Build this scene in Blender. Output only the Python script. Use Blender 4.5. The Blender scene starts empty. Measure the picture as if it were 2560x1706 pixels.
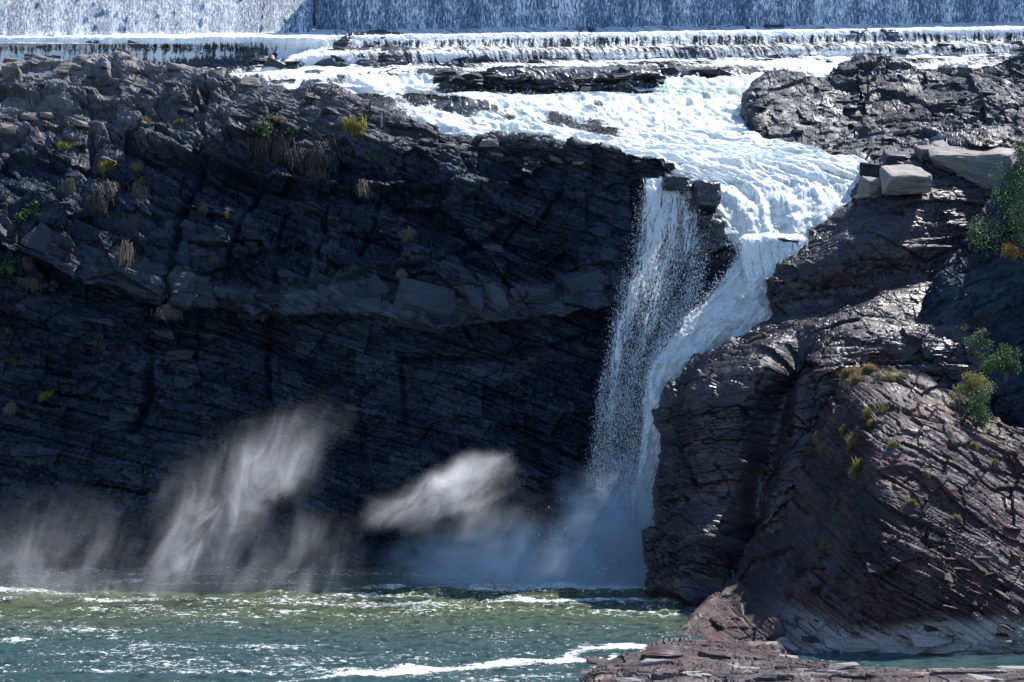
import bpy, math, random
import numpy as np
from mathutils import Vector

# ------------------------------------------------------------------ camera, sky, sun, exposure
S = bpy.context.scene
F_PX, W_PX, H_PX, CAM_H = 5100.0, 2560.0, 1706.0, 32.0
PITCH = math.atan(373.0 / F_PX)
cam_d = bpy.data.cameras.new('camera')
cam_d.sensor_width = 36.0
cam_d.lens = 36.0 * F_PX / W_PX
cam_d.clip_start = 1.0
cam_d.clip_end = 3000.0
cam = bpy.data.objects.new('camera', cam_d)
S.collection.objects.link(cam)
cam.location = (0, 0, CAM_H)
cam.rotation_euler = (math.pi / 2 - PITCH, 0, 0)
S.camera = cam

SUN_AZ, SUN_EL = math.radians(54), math.radians(55)
world = bpy.data.worlds.new('World')
S.world = world
world.use_nodes = True
wn, wl = world.node_tree.nodes, world.node_tree.links
bg = wn.get('Background') or wn.new('ShaderNodeBackground')
sky = wn.new('ShaderNodeTexSky')
sky.sky_type = 'NISHITA'
sky.sun_disc = False
sky.sun_elevation = SUN_EL
sky.sun_rotation = SUN_AZ
sky.air_density = 1.0
sky.dust_density = 0.0
sky.ozone_density = 6.0
wl.new(sky.outputs[0], bg.inputs[0])
bg.inputs[1].default_value = 0.14

sd = Vector((math.sin(SUN_AZ) * math.cos(SUN_EL), math.cos(SUN_AZ) * math.cos(SUN_EL), math.sin(SUN_EL)))
sun_d = bpy.data.lights.new('sun', 'SUN')
sun_d.energy = 5.0
sun_d.angle = math.radians(0.53)
sun_d.color = (1.0, 0.965, 0.91)
sun = bpy.data.objects.new('sun', sun_d)
S.collection.objects.link(sun)
sun.location = (60, 250, 120)
sun.rotation_euler = (-sd).to_track_quat('-Z', 'Y').to_euler()

S.view_settings.view_transform = 'Standard'
S.view_settings.look = 'None'
S.view_settings.gamma = 1.0
S.view_settings.exposure = 1.25
S.view_settings.use_curve_mapping = False
S.render.engine = 'CYCLES'
S.cycles.max_bounces = 6
S.cycles.diffuse_bounces = 2
S.cycles.glossy_bounces = 2
S.cycles.transmission_bounces = 2
S.cycles.volume_bounces = 1
S.cycles.transparent_max_bounces = 12
S.cycles.volume_step_rate = 1.0
S.cycles.volume_max_steps = 128
S.cycles.caustics_reflective = False
S.cycles.caustics_refractive = False
S.cycles.sample_clamp_indirect = 4.0
S.cycles.use_denoising = True

# ------------------------------------------------------------------ numeric helpers
COL = S.collection
rng = np.random.default_rng(7)
random.seed(7)
sp, cp = math.sin(PITCH), math.cos(PITCH)


def at(px, py, Y):
    """where the line of sight through a photo pixel is Y metres away"""
    px, py, Y = np.asarray(px, float), np.asarray(py, float), np.asarray(Y, float)
    cx, cy = (px - 1280) / F_PX, (853 - py) / F_PX
    dy, dz = cp + cy * sp, -sp + cy * cp
    t = Y / dy
    return np.stack(np.broadcast_arrays(cx * t, Y, CAM_H + dz * t), -1)


def ground(px, py, z=0.0):
    cx, cy = (px - 1280) / F_PX, (853 - py) / F_PX
    dy, dz = cp + cy * sp, -sp + cy * cp
    t = (z - CAM_H) / dz
    return np.stack(np.broadcast_arrays(cx * t, dy * t, z + 0 * t), -1)


def pixel_of(G):
    d = G - np.array([0, 0, CAM_H])
    yc = d[..., 1] * cp - d[..., 2] * sp
    return 1280 + F_PX * d[..., 0] / yc, 853 - F_PX * (d[..., 1] * sp + d[..., 2] * cp) / yc


def h3(ix, iy, iz, seed=0):
    n = (ix.astype(np.int64) * 374761393 + iy.astype(np.int64) * 668265263 + iz.astype(np.int64) * 1440662683 + seed * 974634777) & 0xFFFFFFFF
    n = ((n ^ (n >> 13)) * 1274126177) & 0xFFFFFFFF
    n = ((n ^ (n >> 15)) * 2246822519) & 0xFFFFFFFF
    n = n ^ (n >> 16)
    return (n / 4294967296.0).astype(np.float32)


def noise(P, seed=0):
    """value noise -1..1"""
    P = np.asarray(P, np.float32)
    i = np.floor(P).astype(np.int64)
    f = P - i
    f = f * f * f * (f * (f * 6 - 15) + 10)
    x, y, z = i[..., 0], i[..., 1], i[..., 2]
    fx, fy, fz = f[..., 0], f[..., 1], f[..., 2]
    def c(a, b, d): return h3(x + a, y + b, z + d, seed)
    x00 = c(0, 0, 0) * (1 - fx) + c(1, 0, 0) * fx
    x10 = c(0, 1, 0) * (1 - fx) + c(1, 1, 0) * fx
    x01 = c(0, 0, 1) * (1 - fx) + c(1, 0, 1) * fx
    x11 = c(0, 1, 1) * (1 - fx) + c(1, 1, 1) * fx
    y0 = x00 * (1 - fy) + x10 * fy
    y1 = x01 * (1 - fy) + x11 * fy
    return (y0 * (1 - fz) + y1 * fz) * 2 - 1


def fbm(P, octaves=4, seed=0, gain=0.5, ridged=False):
    out, a, tot = 0, 1.0, 0
    P = np.asarray(P, np.float32)
    for k in range(octaves):
        n = noise(P * (2.03 ** k) + 17.3 * k, seed + k)
        if ridged:
            n = 1 - 2 * np.abs(n)
        out = out + a * n
        tot += a
        a *= gain
    return out / tot


def sstep(a, b, x):
    t = np.clip((x - a) / (b - a), 0, 1)
    return t * t * (3 - 2 * t)


def cells(P, seed=0, jitter=0.9):
    """nearest jittered cell: returns (id hash, offset to cell point (3), border distance)"""
    P = np.asarray(P, np.float32)
    i = np.floor(P).astype(np.int64)
    best = np.full(P.shape[:-1], 9e9, np.float32)
    sec = best.copy()
    bid = np.zeros(P.shape[:-1], np.float32)
    off = np.zeros(P.shape, np.float32)
    for dx in (-1, 0, 1):
        for dy in (-1, 0, 1):
            for dz in (-1, 0, 1):
                x, y, z = i[..., 0] + dx, i[..., 1] + dy, i[..., 2] + dz
                q = np.stack((x + 0.5 + jitter * (h3(x, y, z, seed) - 0.5), y + 0.5 + jitter * (h3(x, y, z, seed + 1) - 0.5),
                              z + 0.5 + jitter * (h3(x, y, z, seed + 2) - 0.5)), -1) - P
                d = (q * q).sum(-1)
                m = d < best
                sec = np.where(m, best, np.minimum(sec, d))
                best = np.where(m, d, best)
                bid = np.where(m, h3(x, y, z, seed + 3), bid)
                off = np.where(m[..., None], q, off)
    return bid, off, np.sqrt(sec) - np.sqrt(best)


def frac_hash(v, k):
    return np.modf(v * (97.31 + 13.7 * k) + 0.137 * k)[0]


# ------------------------------------------------------------------ mesh helpers
def link(name, me, parent=None, mat=None):
    o = bpy.data.objects.new(name, me)
    COL.objects.link(o)
    if parent is not None:
        o.parent = parent
    if mat is not None and me is not None and not me.materials:
        me.materials.append(mat)
    return o


def mesh_np(name, V, Fc, smooth=False):
    me = bpy.data.meshes.new(name)
    V = np.ascontiguousarray(V, np.float32).reshape(-1, 3)
    Fc = np.ascontiguousarray(Fc, np.int32)
    k = Fc.shape[1]
    me.vertices.add(len(V))
    me.vertices.foreach_set('co', V.ravel())
    me.loops.add(Fc.size)
    me.loops.foreach_set('vertex_index', Fc.ravel())
    me.polygons.add(len(Fc))
    me.polygons.foreach_set('loop_start', np.arange(0, Fc.size, k, dtype=np.int32))
    me.update(calc_edges=True)
    me.polygons.foreach_set('use_smooth', np.full(len(Fc), smooth))
    return me


def attr(me, name, data):
    data = np.ascontiguousarray(data, np.float32)
    if data.ndim > 1 and data.shape[-1] == 3:
        a = me.attributes.new(name, 'FLOAT_VECTOR', 'POINT')
        a.data.foreach_set('vector', data.ravel())
    else:
        a = me.attributes.new(name, 'FLOAT', 'POINT')
        a.data.foreach_set('value', data.ravel())


def quads(nv, nu):
    i = np.arange(nv * nu).reshape(nv, nu)
    return np.stack((i[:-1, :-1], i[1:, :-1], i[1:, 1:], i[:-1, 1:]), -1).reshape(-1, 4)


def cr(rows, t):
    """Catmull-Rom through rows (n, nu, 3) at parameters t in 0..n-1"""
    n = len(rows)
    i = np.clip(np.floor(t).astype(int), 0, n - 2)
    f = (t - i)[:, None, None]
    p0, p1, p2, p3 = rows[np.maximum(i - 1, 0)], rows[i], rows[i + 1], rows[np.minimum(i + 2, n - 1)]
    m1, m2 = (p2 - p0) * 0.35, (p3 - p1) * 0.35
    return (2 * f**3 - 3 * f**2 + 1) * p1 + (f**3 - 2 * f**2 + f) * m1 + (-2 * f**3 + 3 * f**2) * p2 + (f**3 - f**2) * m2


def lay(rows, nu, nv, weights=None):
    """rows: lists of world points; resample each to nu, then interpolate across to nv rows"""
    R = []
    for r in rows:
        r = np.asarray(r, float)
        s = np.linspace(0, 1, len(r))
        t = np.linspace(0, 1, nu)
        R.append(cr(r[:, None, :], t * (len(r) - 1))[:, 0, :] if len(r) > 2 else np.stack([np.interp(t, s, r[:, k]) for k in range(3)], -1))
    R = np.array(R)
    L = np.linalg.norm(np.diff(R, axis=0), axis=-1).mean(1)
    if weights is not None:
        L = L * np.array(weights)
    cum = np.concatenate(([0], np.cumsum(L)))
    t = np.interp(np.linspace(0, cum[-1], nv), cum, np.arange(len(R)))
    return cr(R, t)


def blur(A, n):
    for _ in range(n):
        B = A.copy()
        B[1:-1] = (A[:-2] + 2 * A[1:-1] + A[2:]) / 4
        C = B.copy()
        C[:, 1:-1] = (B[:, :-2] + 2 * B[:, 1:-1] + B[:, 2:]) / 4
        A = C
    return A


def normals(G, smooth=6):
    du = np.gradient(G, axis=1)
    dv = np.gradient(G, axis=0)
    N = np.cross(du, dv)
    N /= np.linalg.norm(N, axis=-1, keepdims=True) + 1e-9
    N = blur(N, smooth)
    N /= np.linalg.norm(N, axis=-1, keepdims=True) + 1e-9
    view = G - np.array([0, 0, CAM_H])
    if (N * view).sum(-1).mean() > 0:
        N = -N
    return N


def curve_rows(defs, pxs):
    """defs: list of rows [(px, py, Y), ...] sampled at pxs"""
    out = []
    for d in defs:
        d = np.array(d, float)
        out.append(at(pxs, np.interp(pxs, d[:, 0], d[:, 1]), np.interp(pxs, d[:, 0], d[:, 2])))
    return out


# ------------------------------------------------------------------ rock relief
def facets(a, b, w, sa, sw, amp, seed, crack=0.0):
    """angular blocks: each cell is a tilted plane"""
    cid, off, bd = cells(np.stack((a / sa, b / sa, w / sw), -1), seed)
    g = np.stack((frac_hash(cid, 1), frac_hash(cid, 2), frac_hash(cid, 3)), -1) - .5
    d = amp * (0.8 * (cid - .5) + 1.5 * (g * off).sum(-1))
    if crack:
        d = d - crack * np.exp(-(bd / 0.06) ** 2)
    return d, cid


def rock_relief(P, bed, amp=1.0, seed=0, scales=((2.4, .42, 3.0), (0.95, .26, 2.6), (0.42, .13, 3.2)), facet=0.5, big=0.8, warp=1.0):
    """displacement, block tint and warped bedding coordinates for points P; bed(P) -> (a, b, w)"""
    a, b, w = bed(P)
    w = w + (fbm(P * 0.05, 2, seed + 50) * 1.5 + fbm(P * 0.3 + 9, 2, seed + 60) * 0.12) * warp
    a = a + fbm(P * 0.1 + 31, 2, seed + 70) * 1.2
    mass = np.clip(0.5 + 0.9 * fbm(P * np.array([.10, .10, .16]) + 5, 3, seed + 80), 0, 1)      # 1 thinly bedded, 0 massive
    d = big * fbm(P * 0.13 + 3, 4, seed + 90, 0.5)
    tint = np.zeros(P.shape[:-1], np.float32)
    for k, (s, am, asp) in enumerate(scales):
        ws = w / s + 0.5 * noise(np.stack((w * 0.4 / s, a * .02, 0 * w), -1), seed + k)
        li = np.floor(ws)
        fr = ws - li
        sk = h3(li, li * 0, li * 0, seed + 5 + k)
        Ls = s * asp * (0.6 + 1.1 * sk)
        aa = a / Ls + sk * 13 + fr * 0.5 * (sk - .5)
        aa = aa + 0.35 * noise(np.stack((aa * .8, li * 3.1, 0 * w), -1), seed + 20 + k)
        ai = np.floor(aa); fa = aa - ai
        bb = b / Ls + sk * 7
        bi = np.floor(bb)
        hh = h3(li, ai, bi, seed + 11 + k)
        h2, h4 = frac_hash(hh, 1), frac_hash(hh, 2)
        m = (0.25 + 1.3 * mass) if k else 1.0
        e = np.minimum(fr, 1 - fr) * s
        ea = np.minimum(fa, 1 - fa) * Ls
        # a bed steps back, and its face leans
        d = d + am * m * (1.1 * (hh - .5) + 0.9 * (h2 - .2) * (fr - .5) + 0.9 * (h4 - .5) * (fa - .5))
        gap = (h2 > .45)
        d = d - am * m * gap * (0.45 * np.exp(-(e / 0.08) ** 2) + 0.25 * np.exp(-(ea / 0.07) ** 2))
        tint = tint + (hh - .5) * (0.5 if k else 0.4)
    if facet:
        f1, c1 = facets(a + w * .4, b, w, 4.6, 2.6, facet * 1.1, seed + 200)
        f2, c2 = facets(a - w * .5, b, w, 1.6, 0.8, facet * .5, seed + 300)
        f3, c3 = facets(a + w * .6, b, w, 0.6, 0.3, facet * .22, seed + 310)
        d = d + f1 + f2 * (1.2 - .5 * mass) + f3
        tint = tint + (c2 - .5) * 0.4 + (c1 - .5) * .3
    d = d + 0.04 * fbm(P * 2.7, 2, seed + 400)
    return d * amp, tint, np.stack((a, b, w), -1), sstep(.55, .15, mass)


def bedding(nx, ny, nz, bend=None):
    n = np.array([nx, ny, nz], float)
    n /= np.linalg.norm(n)
    u = np.cross(n, [0, 1, 0]); u /= np.linalg.norm(u)
    v = np.cross(n, u)
    def f(P):
        w = P @ n
        if bend is not None:
            w = w + bend(P)
        return (P @ u).astype(np.float32), (P @ v).astype(np.float32), w.astype(np.float32)
    return f


SHEETS = {}


def rock_sheet(name, rows, nu, nv, bed, mat, amp=1.0, seed=0, edge=None, parent=None, ampmap=None, weights=None, pale=None, massive=None, extra=None, **kw):
    G = lay(rows, nu, nv, weights)
    N = normals(G, 8)
    d, tint, bc, ms = rock_relief(G.astype(np.float32), bed, 1.0, seed, **kw)
    A = amp if ampmap is None else amp * ampmap(G)
    if extra is not None:
        G = G + N * extra(G)[..., None]
    G2 = G + N * (d * A)[..., None]
    me = mesh_np(name, G2, quads(nv, nu))
    attr(me, 'tint', tint)
    attr(me, 'bed', bc)
    attr(me, 'massive', np.maximum(ms * .75, massive(G) if massive else 0))
    attr(me, 'pale', pale(G2) if pale else np.zeros(G.shape[:2]))
    o = link(name, me, parent, mat)
    SHEETS[name] = (G2, N)
    return o


# ------------------------------------------------------------------ materials
def new_mat(name):
    m = bpy.data.materials.new(name)
    m.use_nodes = True
    nt = m.node_tree
    for n in list(nt.nodes):
        nt.nodes.remove(n)
    out = nt.nodes.new('ShaderNodeOutputMaterial')
    return m, nt, out


class NT:
    def __init__(s, nt): s.nt = nt
    def n(s, t, **kw):
        x = s.nt.nodes.new('ShaderNode' + t)
        for k, v in kw.items():
            setattr(x, k, v)
        return x
    def put(s, sock, v):
        if isinstance(v, (int, float)): sock.default_value = v
        elif isinstance(v, (tuple, list)): sock.default_value = v
        else: s.nt.links.new(v, sock)
    def math(s, op, a, b=0.0, clamp=False):
        x = s.n('Math', operation=op, use_clamp=clamp)
        s.put(x.inputs[0], a); s.put(x.inputs[1], b)
        return x.outputs[0]
    def vmul(s, v, k):
        x = s.n('VectorMath', operation='MULTIPLY')
        s.put(x.inputs[0], v); s.put(x.inputs[1], k)
        return x.outputs[0]
    def vadd(s, v, k):
        x = s.n('VectorMath', operation='ADD')
        s.put(x.inputs[0], v); s.put(x.inputs[1], k)
        return x.outputs[0]
    def noise(s, v, scale=1.0, detail=4.0, rough=0.55, dist=0.0):
        x = s.n('TexNoise')
        s.put(x.inputs['Vector'], v)
        x.inputs['Scale'].default_value = scale
        x.inputs['Detail'].default_value = detail
        x.inputs['Roughness'].default_value = rough
        x.inputs['Distortion'].default_value = dist
        return x.outputs[0]
    def ramp(s, v, stops, interp='LINEAR'):
        x = s.n('ValToRGB')
        x.color_ramp.interpolation = interp
        el = x.color_ramp.elements
        while len(el) < len(stops): el.new(0.5)
        for e, (p, c) in zip(el, stops):
            e.position = p
            e.color = (c, c, c, 1) if isinstance(c, (int, float)) else (*c, 1)
        s.put(x.inputs[0], v)
        return x.outputs[0]
    def mix(s, f, a, b):
        x = s.n('Mix', data_type='RGBA')
        s.put(x.inputs[0], f)
        s.put(x.inputs[6], (*a, 1) if isinstance(a, tuple) else a)
        s.put(x.inputs[7], (*b, 1) if isinstance(b, tuple) else b)
        return x.outputs[2]
    def attr(s, name, out=2):
        x = s.n('Attribute'); x.attribute_name = name
        return x.outputs[out]
    def smooth(s, v, a, b):
        x = s.n('MapRange', interpolation_type='SMOOTHSTEP')
        s.put(x.inputs[0], v); s.put(x.inputs[1], a); s.put(x.inputs[2], b)
        return x.outputs[0]
    def bump(s, h, strength, dist, normal=None):
        x = s.n('Bump')
        s.put(x.inputs['Height'], h)
        s.put(x.inputs['Strength'], strength)
        x.inputs['Distance'].default_value = dist
        if normal is not None: s.put(x.inputs['Normal'], normal)
        return x.outputs[0]
    def pos(s):
        return s.n('NewGeometry').outputs['Position']


def rock_mat(name, dark, mid, light, rust=None, rust_amt=0.0, rough=(0.38, 0.8), lines=1.0, moss=0.0, attrs=True, spec=0.5):
    m, nt, out = new_mat(name)
    q = NT(nt)
    P = q.pos()
    bed = q.attr('bed', 1) if attrs else P
    thin = q.noise(q.vmul(bed, (0.8, 0.8, 4.5)), 1.0, 5, 0.65)
    thin2 = q.noise(q.vmul(bed, (2.2, 2.2, 13.0)), 1.0, 4, 0.6)
    big = q.noise(P, 0.16, 4, 0.6)
    fine = q.noise(P, 5.0, 6, 0.7)
    v = q.math('ADD', q.math('MULTIPLY', thin, 0.55), q.math('MULTIPLY', big, 0.45))
    if attrs:
        v = q.math('ADD', v, q.math('MULTIPLY', q.attr('tint'), 0.22))
    c = q.ramp(v, [(0.30, dark), (0.50, mid), (0.72, light)])
    if rust:
        rm = q.smooth(q.noise(q.vmul(bed, (0.12, 0.12, 0.6)), 1.0, 4, 0.6), 0.62 - 0.25 * rust_amt, 0.80 - 0.25 * rust_amt)
        c = q.mix(rm, c, rust)
    if moss:
        mm = q.smooth(q.noise(P, 0.3, 5, 0.65), 0.70 - moss * .2, 0.85 - moss * .2)
        c = q.mix(q.math('MULTIPLY', mm, 0.7), c, (0.045, 0.055, 0.018))
    c2 = q.mix(q.math('MULTIPLY', q.smooth(fine, 0.55, 0.75), 0.4), c, light)
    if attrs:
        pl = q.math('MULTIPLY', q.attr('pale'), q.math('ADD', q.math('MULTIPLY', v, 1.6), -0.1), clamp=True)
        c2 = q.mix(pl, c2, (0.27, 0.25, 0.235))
    b = q.n('BsdfPrincipled')
    q.put(b.inputs['Base Color'], c2)
    wet = q.noise(P, 0.45, 4, 0.6)
    r = q.n('MapRange'); q.put(r.inputs[0], wet); r.inputs[1].default_value = .3; r.inputs[2].default_value = .7
    r.inputs[3].default_value = rough[0]; r.inputs[4].default_value = rough[1]
    q.put(b.inputs['Roughness'], r.outputs[0])
    b.inputs['Specular IOR Level'].default_value = spec
    chips = []
    for sc in ((1.3, 1.3, 4.2), (3.2, 3.2, 11.0)):
        vo = q.n('TexVoronoi'); vo.inputs['Scale'].default_value = 1.0
        cc = q.vmul(bed if attrs else P, sc)
        q.put(vo.inputs['Vector'], cc)
        df = q.n('VectorMath', operation='SUBTRACT'); q.put(df.inputs[0], cc); q.put(df.inputs[1], vo.outputs['Position'])
        ct = q.n('VectorMath', operation='SUBTRACT'); q.put(ct.inputs[0], vo.outputs['Color']); ct.inputs[1].default_value = (.5, .5, .5)
        dt = q.n('VectorMath', operation='DOT_PRODUCT'); q.put(dt.inputs[0], df.outputs[0]); q.put(dt.inputs[1], ct.outputs[0])
        chips.append(dt.outputs['Value'])
    soft_ = q.math('SUBTRACT', 1.0, q.math('MULTIPLY', q.attr('massive'), 0.85)) if attrs else 1.0
    def st_(k): return q.math('MULTIPLY', soft_, k * lines) if attrs else k * lines
    nrm = q.bump(chips[0], st_(.8), 0.22)
    nrm = q.bump(chips[1], st_(.7), 0.06, nrm)
    nrm = q.bump(thin, st_(.6), 0.09, nrm)
    nrm = q.bump(thin2, st_(.5), 0.04, nrm)
    nrm = q.bump(fine, 0.6, 0.03, nrm)
    q.put(b.inputs['Normal'], nrm)
    nt.links.new(b.outputs[0], out.inputs[0])
    return m


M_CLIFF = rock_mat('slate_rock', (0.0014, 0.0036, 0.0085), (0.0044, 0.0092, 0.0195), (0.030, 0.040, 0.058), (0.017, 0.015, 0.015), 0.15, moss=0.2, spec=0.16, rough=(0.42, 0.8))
M_UPPER = rock_mat('weathered_rock', (0.004, 0.0065, 0.011), (0.010, 0.0145, 0.021), (0.044, 0.046, 0.048), (0.028, 0.023, 0.016), 0.3, spec=.3)
M_RIDGE = rock_mat('purple_shale', (0.0035, 0.0026, 0.0048), (0.0095, 0.0070, 0.0110), (0.036, 0.028, 0.033), (0.026, 0.011, 0.010), 0.35, rough=(0.32, 0.7), moss=0.12, spec=.42)
M_RED = rock_mat('red_shale', (0.006, 0.0032, 0.0048), (0.019, 0.0102, 0.0115), (0.058, 0.036, 0.036), (0.038, 0.0145, 0.013), 0.42, rough=(0.42, 0.85), moss=0.1, spec=.32)
M_PALE = rock_mat('pale_stone', (0.06, 0.052, 0.048), (0.14, 0.125, 0.112), (0.24, 0.215, 0.20), rough=(0.6, 0.9), lines=0.9)
M_WET = rock_mat('wet_black_rock', (0.004, 0.006, 0.010), (0.010, 0.013, 0.019), (0.035, 0.040, 0.048), rough=(0.2, 0.5))


def foam_mat(name, white=(0.90, 0.92, 0.92), tone=(0.50, 0.64, 0.56), su=5.0, sv=0.8, soft=0.12, rough=0.6, bump=1.0, spk=0.38, lsc=1.1, con=1.0, lace=0.0, thin=(0.25, 0.38, 0.42)):
    """flowing water: attribute cover decides how closed the foam is; uvw runs along the flow"""
    m, nt, out = new_mat(name)
    q = NT(nt)
    uv = q.attr('flow', 1)
    cover = q.attr('cover')
    P = q.pos()
    w = q.noise(P, 0.9, 3, 0.5)
    uv2 = q.vadd(uv, q.vmul(q.n('Combine' + 'XYZ').outputs[0], (0, 0, 0)))
    x = q.n('CombineXYZ'); q.put(x.inputs[0], q.math('MULTIPLY', w, 0.5)); q.put(x.inputs[1], q.math('MULTIPLY', w, 0.6))
    uv2 = q.vadd(uv, x.outputs[0])
    st = q.noise(q.vmul(uv2, (su, sv, 1.0)), 1.0, 6, 0.68, 0.4)
    sp_ = q.noise(P, 7.0, 3, 0.7)
    lump = q.noise(P, lsc, 5, 0.6, 0.6)
    v = q.math('ADD', q.math('MULTIPLY', st, 1 - spk), q.math('MULTIPLY', sp_, spk))
    if lace:
        ln = q.noise(q.vmul(q.vadd(uv2, (3.3, 0, 0)), (su * .9, sv * 2.2, 1.0)), 1.0, 3, 0.6, 0.8)
        net = q.math('SUBTRACT', 0.72, q.math('MULTIPLY', q.math('ABSOLUTE', q.math('SUBTRACT', ln, 0.5)), 4.0))
        v = q.math('ADD', q.math('MULTIPLY', v, 1 - lace), q.math('MULTIPLY', net, lace))
    v = q.math('ADD', q.math('MULTIPLY', q.math('SUBTRACT', v, 0.5), con), cover)
    al = q.smooth(v, 0.5 - soft, 0.5 + soft)
    tn = q.smooth(q.math('ADD', lump, q.math('MULTIPLY', q.attr('green'), 0.5)), 0.52, 0.72)
    c = q.mix(tn, white, tone)
    c = q.mix(q.math('MULTIPLY', q.smooth(st, 0.52, 0.36), .75), c, tone)
    c = q.mix(q.math('MULTIPLY', q.smooth(sp_, 0.50, 0.62), .5), c, white)
    b = q.n('BsdfPrincipled')
    q.put(b.inputs['Base Color'], c)
    b.inputs['Roughness'].default_value = rough
    b.inputs['Specular IOR Level'].default_value = 0.4
    nr = q.bump(lump, 0.7 * bump, 0.32)
    nr = q.bump(st, 0.8 * bump, 0.16, nr)
    nr = q.bump(sp_, 0.5 * bump, 0.05, nr)
    q.put(b.inputs['Normal'], nr)
    tl = q.n('BsdfTranslucent'); q.put(tl.inputs[0], c)
    ms = q.n('MixShader'); ms.inputs[0].default_value = 0.45
    nt.links.new(b.outputs[0], ms.inputs[1]); nt.links.new(tl.outputs[0], ms.inputs[2])
    tr = q.n('BsdfTransparent')
    mx = q.n('MixShader')
    q.put(mx.inputs[0], al)
    nt.links.new(tr.outputs[0], mx.inputs[1]); nt.links.new(ms.outputs[0], mx.inputs[2])
    nt.links.new(mx.outputs[0], out.inputs[0])
    return m


M_CASC = foam_mat('white_water', su=1.3, sv=0.5, tone=(0.46, 0.57, 0.48), lsc=.7, con=1.7)
M_FALL = foam_mat('plunging_water', su=2.6, sv=0.30, tone=(0.62, 0.76, 0.78), bump=1.6, con=2.2, spk=.5)
M_VEIL = foam_mat('falling_water', su=3.8, sv=0.35, tone=(0.62, 0.74, 0.76), spk=.42, soft=.20, con=1.9, lace=.30)
M_CURT = foam_mat('curtain_water', su=2.4, sv=0.35, tone=(0.66, 0.74, 0.80), spk=.25, soft=.14, con=2.4)


def spray_mat():
    m, nt, out = new_mat('spray_drops')
    q = NT(nt)
    b = q.n('BsdfPrincipled')
    b.inputs['Base Color'].default_value = (0.85, 0.88, 0.9, 1)
    b.inputs['Roughness'].default_value = 0.3
    tl = q.n('BsdfTranslucent'); tl.inputs[0].default_value = (0.85, 0.88, 0.9, 1)
    ms = q.n('MixShader'); ms.inputs[0].default_value = 0.45
    nt.links.new(b.outputs[0], ms.inputs[1]); nt.links.new(tl.outputs[0], ms.inputs[2])
    nt.links.new(ms.outputs[0], out.inputs[0])
    return m


M_SPRAY = spray_mat()

# ------------------------------------------------------------------ LEFT CLIFF
RIM = [(-400, 160, 196), (0, 152, 192), (60, 142, 192), (110, 140, 192), (160, 156, 191), (240, 140, 191), (300, 134, 190), (360, 160, 190), (420, 162, 189),
       (500, 180, 188), (580, 182, 187), (640, 200, 186), (700, 205, 185), (780, 215, 184), (850, 226, 184), (920, 262, 183), (1000, 290, 182), (1060, 316, 181),
       (1130, 345, 180), (1220, 342, 179), (1300, 345, 178), (1400, 356, 177), (1470, 362, 176), (1560, 380, 175.5), (1640, 388, 175.2), (1690, 400, 175), (1705, 470, 176.5), (1800, 570, 177.5),
       (1900, 640, 177), (2050, 680, 176.5), (2250, 700, 176)]
BRINK = [(-400, 470, 181), (0, 440, 180), (300, 430, 179.5), (500, 372, 179.5), (700, 318, 179.5), (900, 350, 178.5), (1200, 410, 177), (1500, 440, 175.5), (1600, 455, 175),
         (1690, 500, 175), (1800, 620, 176), (1900, 670, 175.5), (2250, 730, 175)]
BTOP = [(-400, 480, 176.5), (0, 530, 175.5), (200, 600, 175), (400, 660, 174.6), (640, 725, 174.4), (900, 690, 174.2), (1100, 715, 173.8), (1300, 705, 173.7), (1550, 680, 174), (1700, 700, 174.5), (2250, 760, 174)]
BBOT = [(-400, 560, 175.5), (0, 610, 174.2), (200, 695, 173.8), (400, 745, 173.4), (640, 790, 173), (900, 775, 172.6), (1100, 822, 172), (1300, 800, 172), (1550, 760, 173), (1700, 780, 174.2), (2250, 860, 173.5)]
MIDB = [(p, (a + b) / 2, (c + d) / 2 + 1.0) for p, a, c, b, d in zip([-400, 0, 300, 500, 700, 900, 1200, 1500, 1650, 1800, 2250],
        [470, 440, 430, 372, 318, 350, 410, 440, 470, 560, 700], [181, 180, 179.5, 179.5, 179.5, 178.5, 177, 175.5, 175, 175.5, 175],
        [480, 530, 630, 690, 725, 690, 710, 690, 700, 720, 760], [176.5, 175.5, 174.8, 174.5, 174.3, 174.2, 173.7, 173.9, 174.4, 174.4, 174])]
MIDB = [(p, y, Y - 1.2) for p, y, Y in MIDB]
UNDER = [(p, y + 22, Y + 2.1) for p, y, Y in BBOT]
LOW = [(-400, 1080, 175), (0, 1080, 174), (600, 1100, 174), (1200, 1080, 173.6), (1500, 1080, 173.4), (1700, 1080, 173), (2250, 1080, 172.5)]
BASE = [(-400, 1455, 170.5), (0, 1452, 171), (600, 1450, 171.5), (1200, 1445, 171.5), (1700, 1445, 171), (2250, 1445, 171)]
MIDS = [(p, 0.5 * (y + float(np.interp(p, [r[0] for r in BRINK], [r[1] for r in BRINK]))) - (8 if p < 1000 else 0), 0.5 * (Y + float(np.interp(p, [r[0] for r in BRINK], [r[2] for r in BRINK])))) for p, y, Y in RIM]
BACK = [(p, y + 40, Y + 6) for p, y, Y in RIM]
def band_mask(G):
    px, py = pixel_of(G)
    t = np.interp(px, [r[0] for r in BTOP], [r[1] for r in BTOP])
    b = np.interp(px, [r[0] for r in BBOT], [r[1] for r in BBOT])
    return sstep(t - 12, t + 10, py) * (1 - sstep(b - 4, b + 12, py))


def poly_mask(px, py, pts, w):
    best = np.full(px.shape, 9e9)
    sg = np.zeros(px.shape)
    for (x0, y0), (x1, y1) in zip(pts[:-1], pts[1:]):
        dx, dy = x1 - x0, y1 - y0
        t = np.clip(((px - x0) * dx + (py - y0) * dy) / (dx * dx + dy * dy), 0, 1)
        dd = np.hypot(px - x0 - t * dx, py - y0 - t * dy)
        best = np.minimum(best, dd)
    return np.exp(-(best / w) ** 2)


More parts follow.
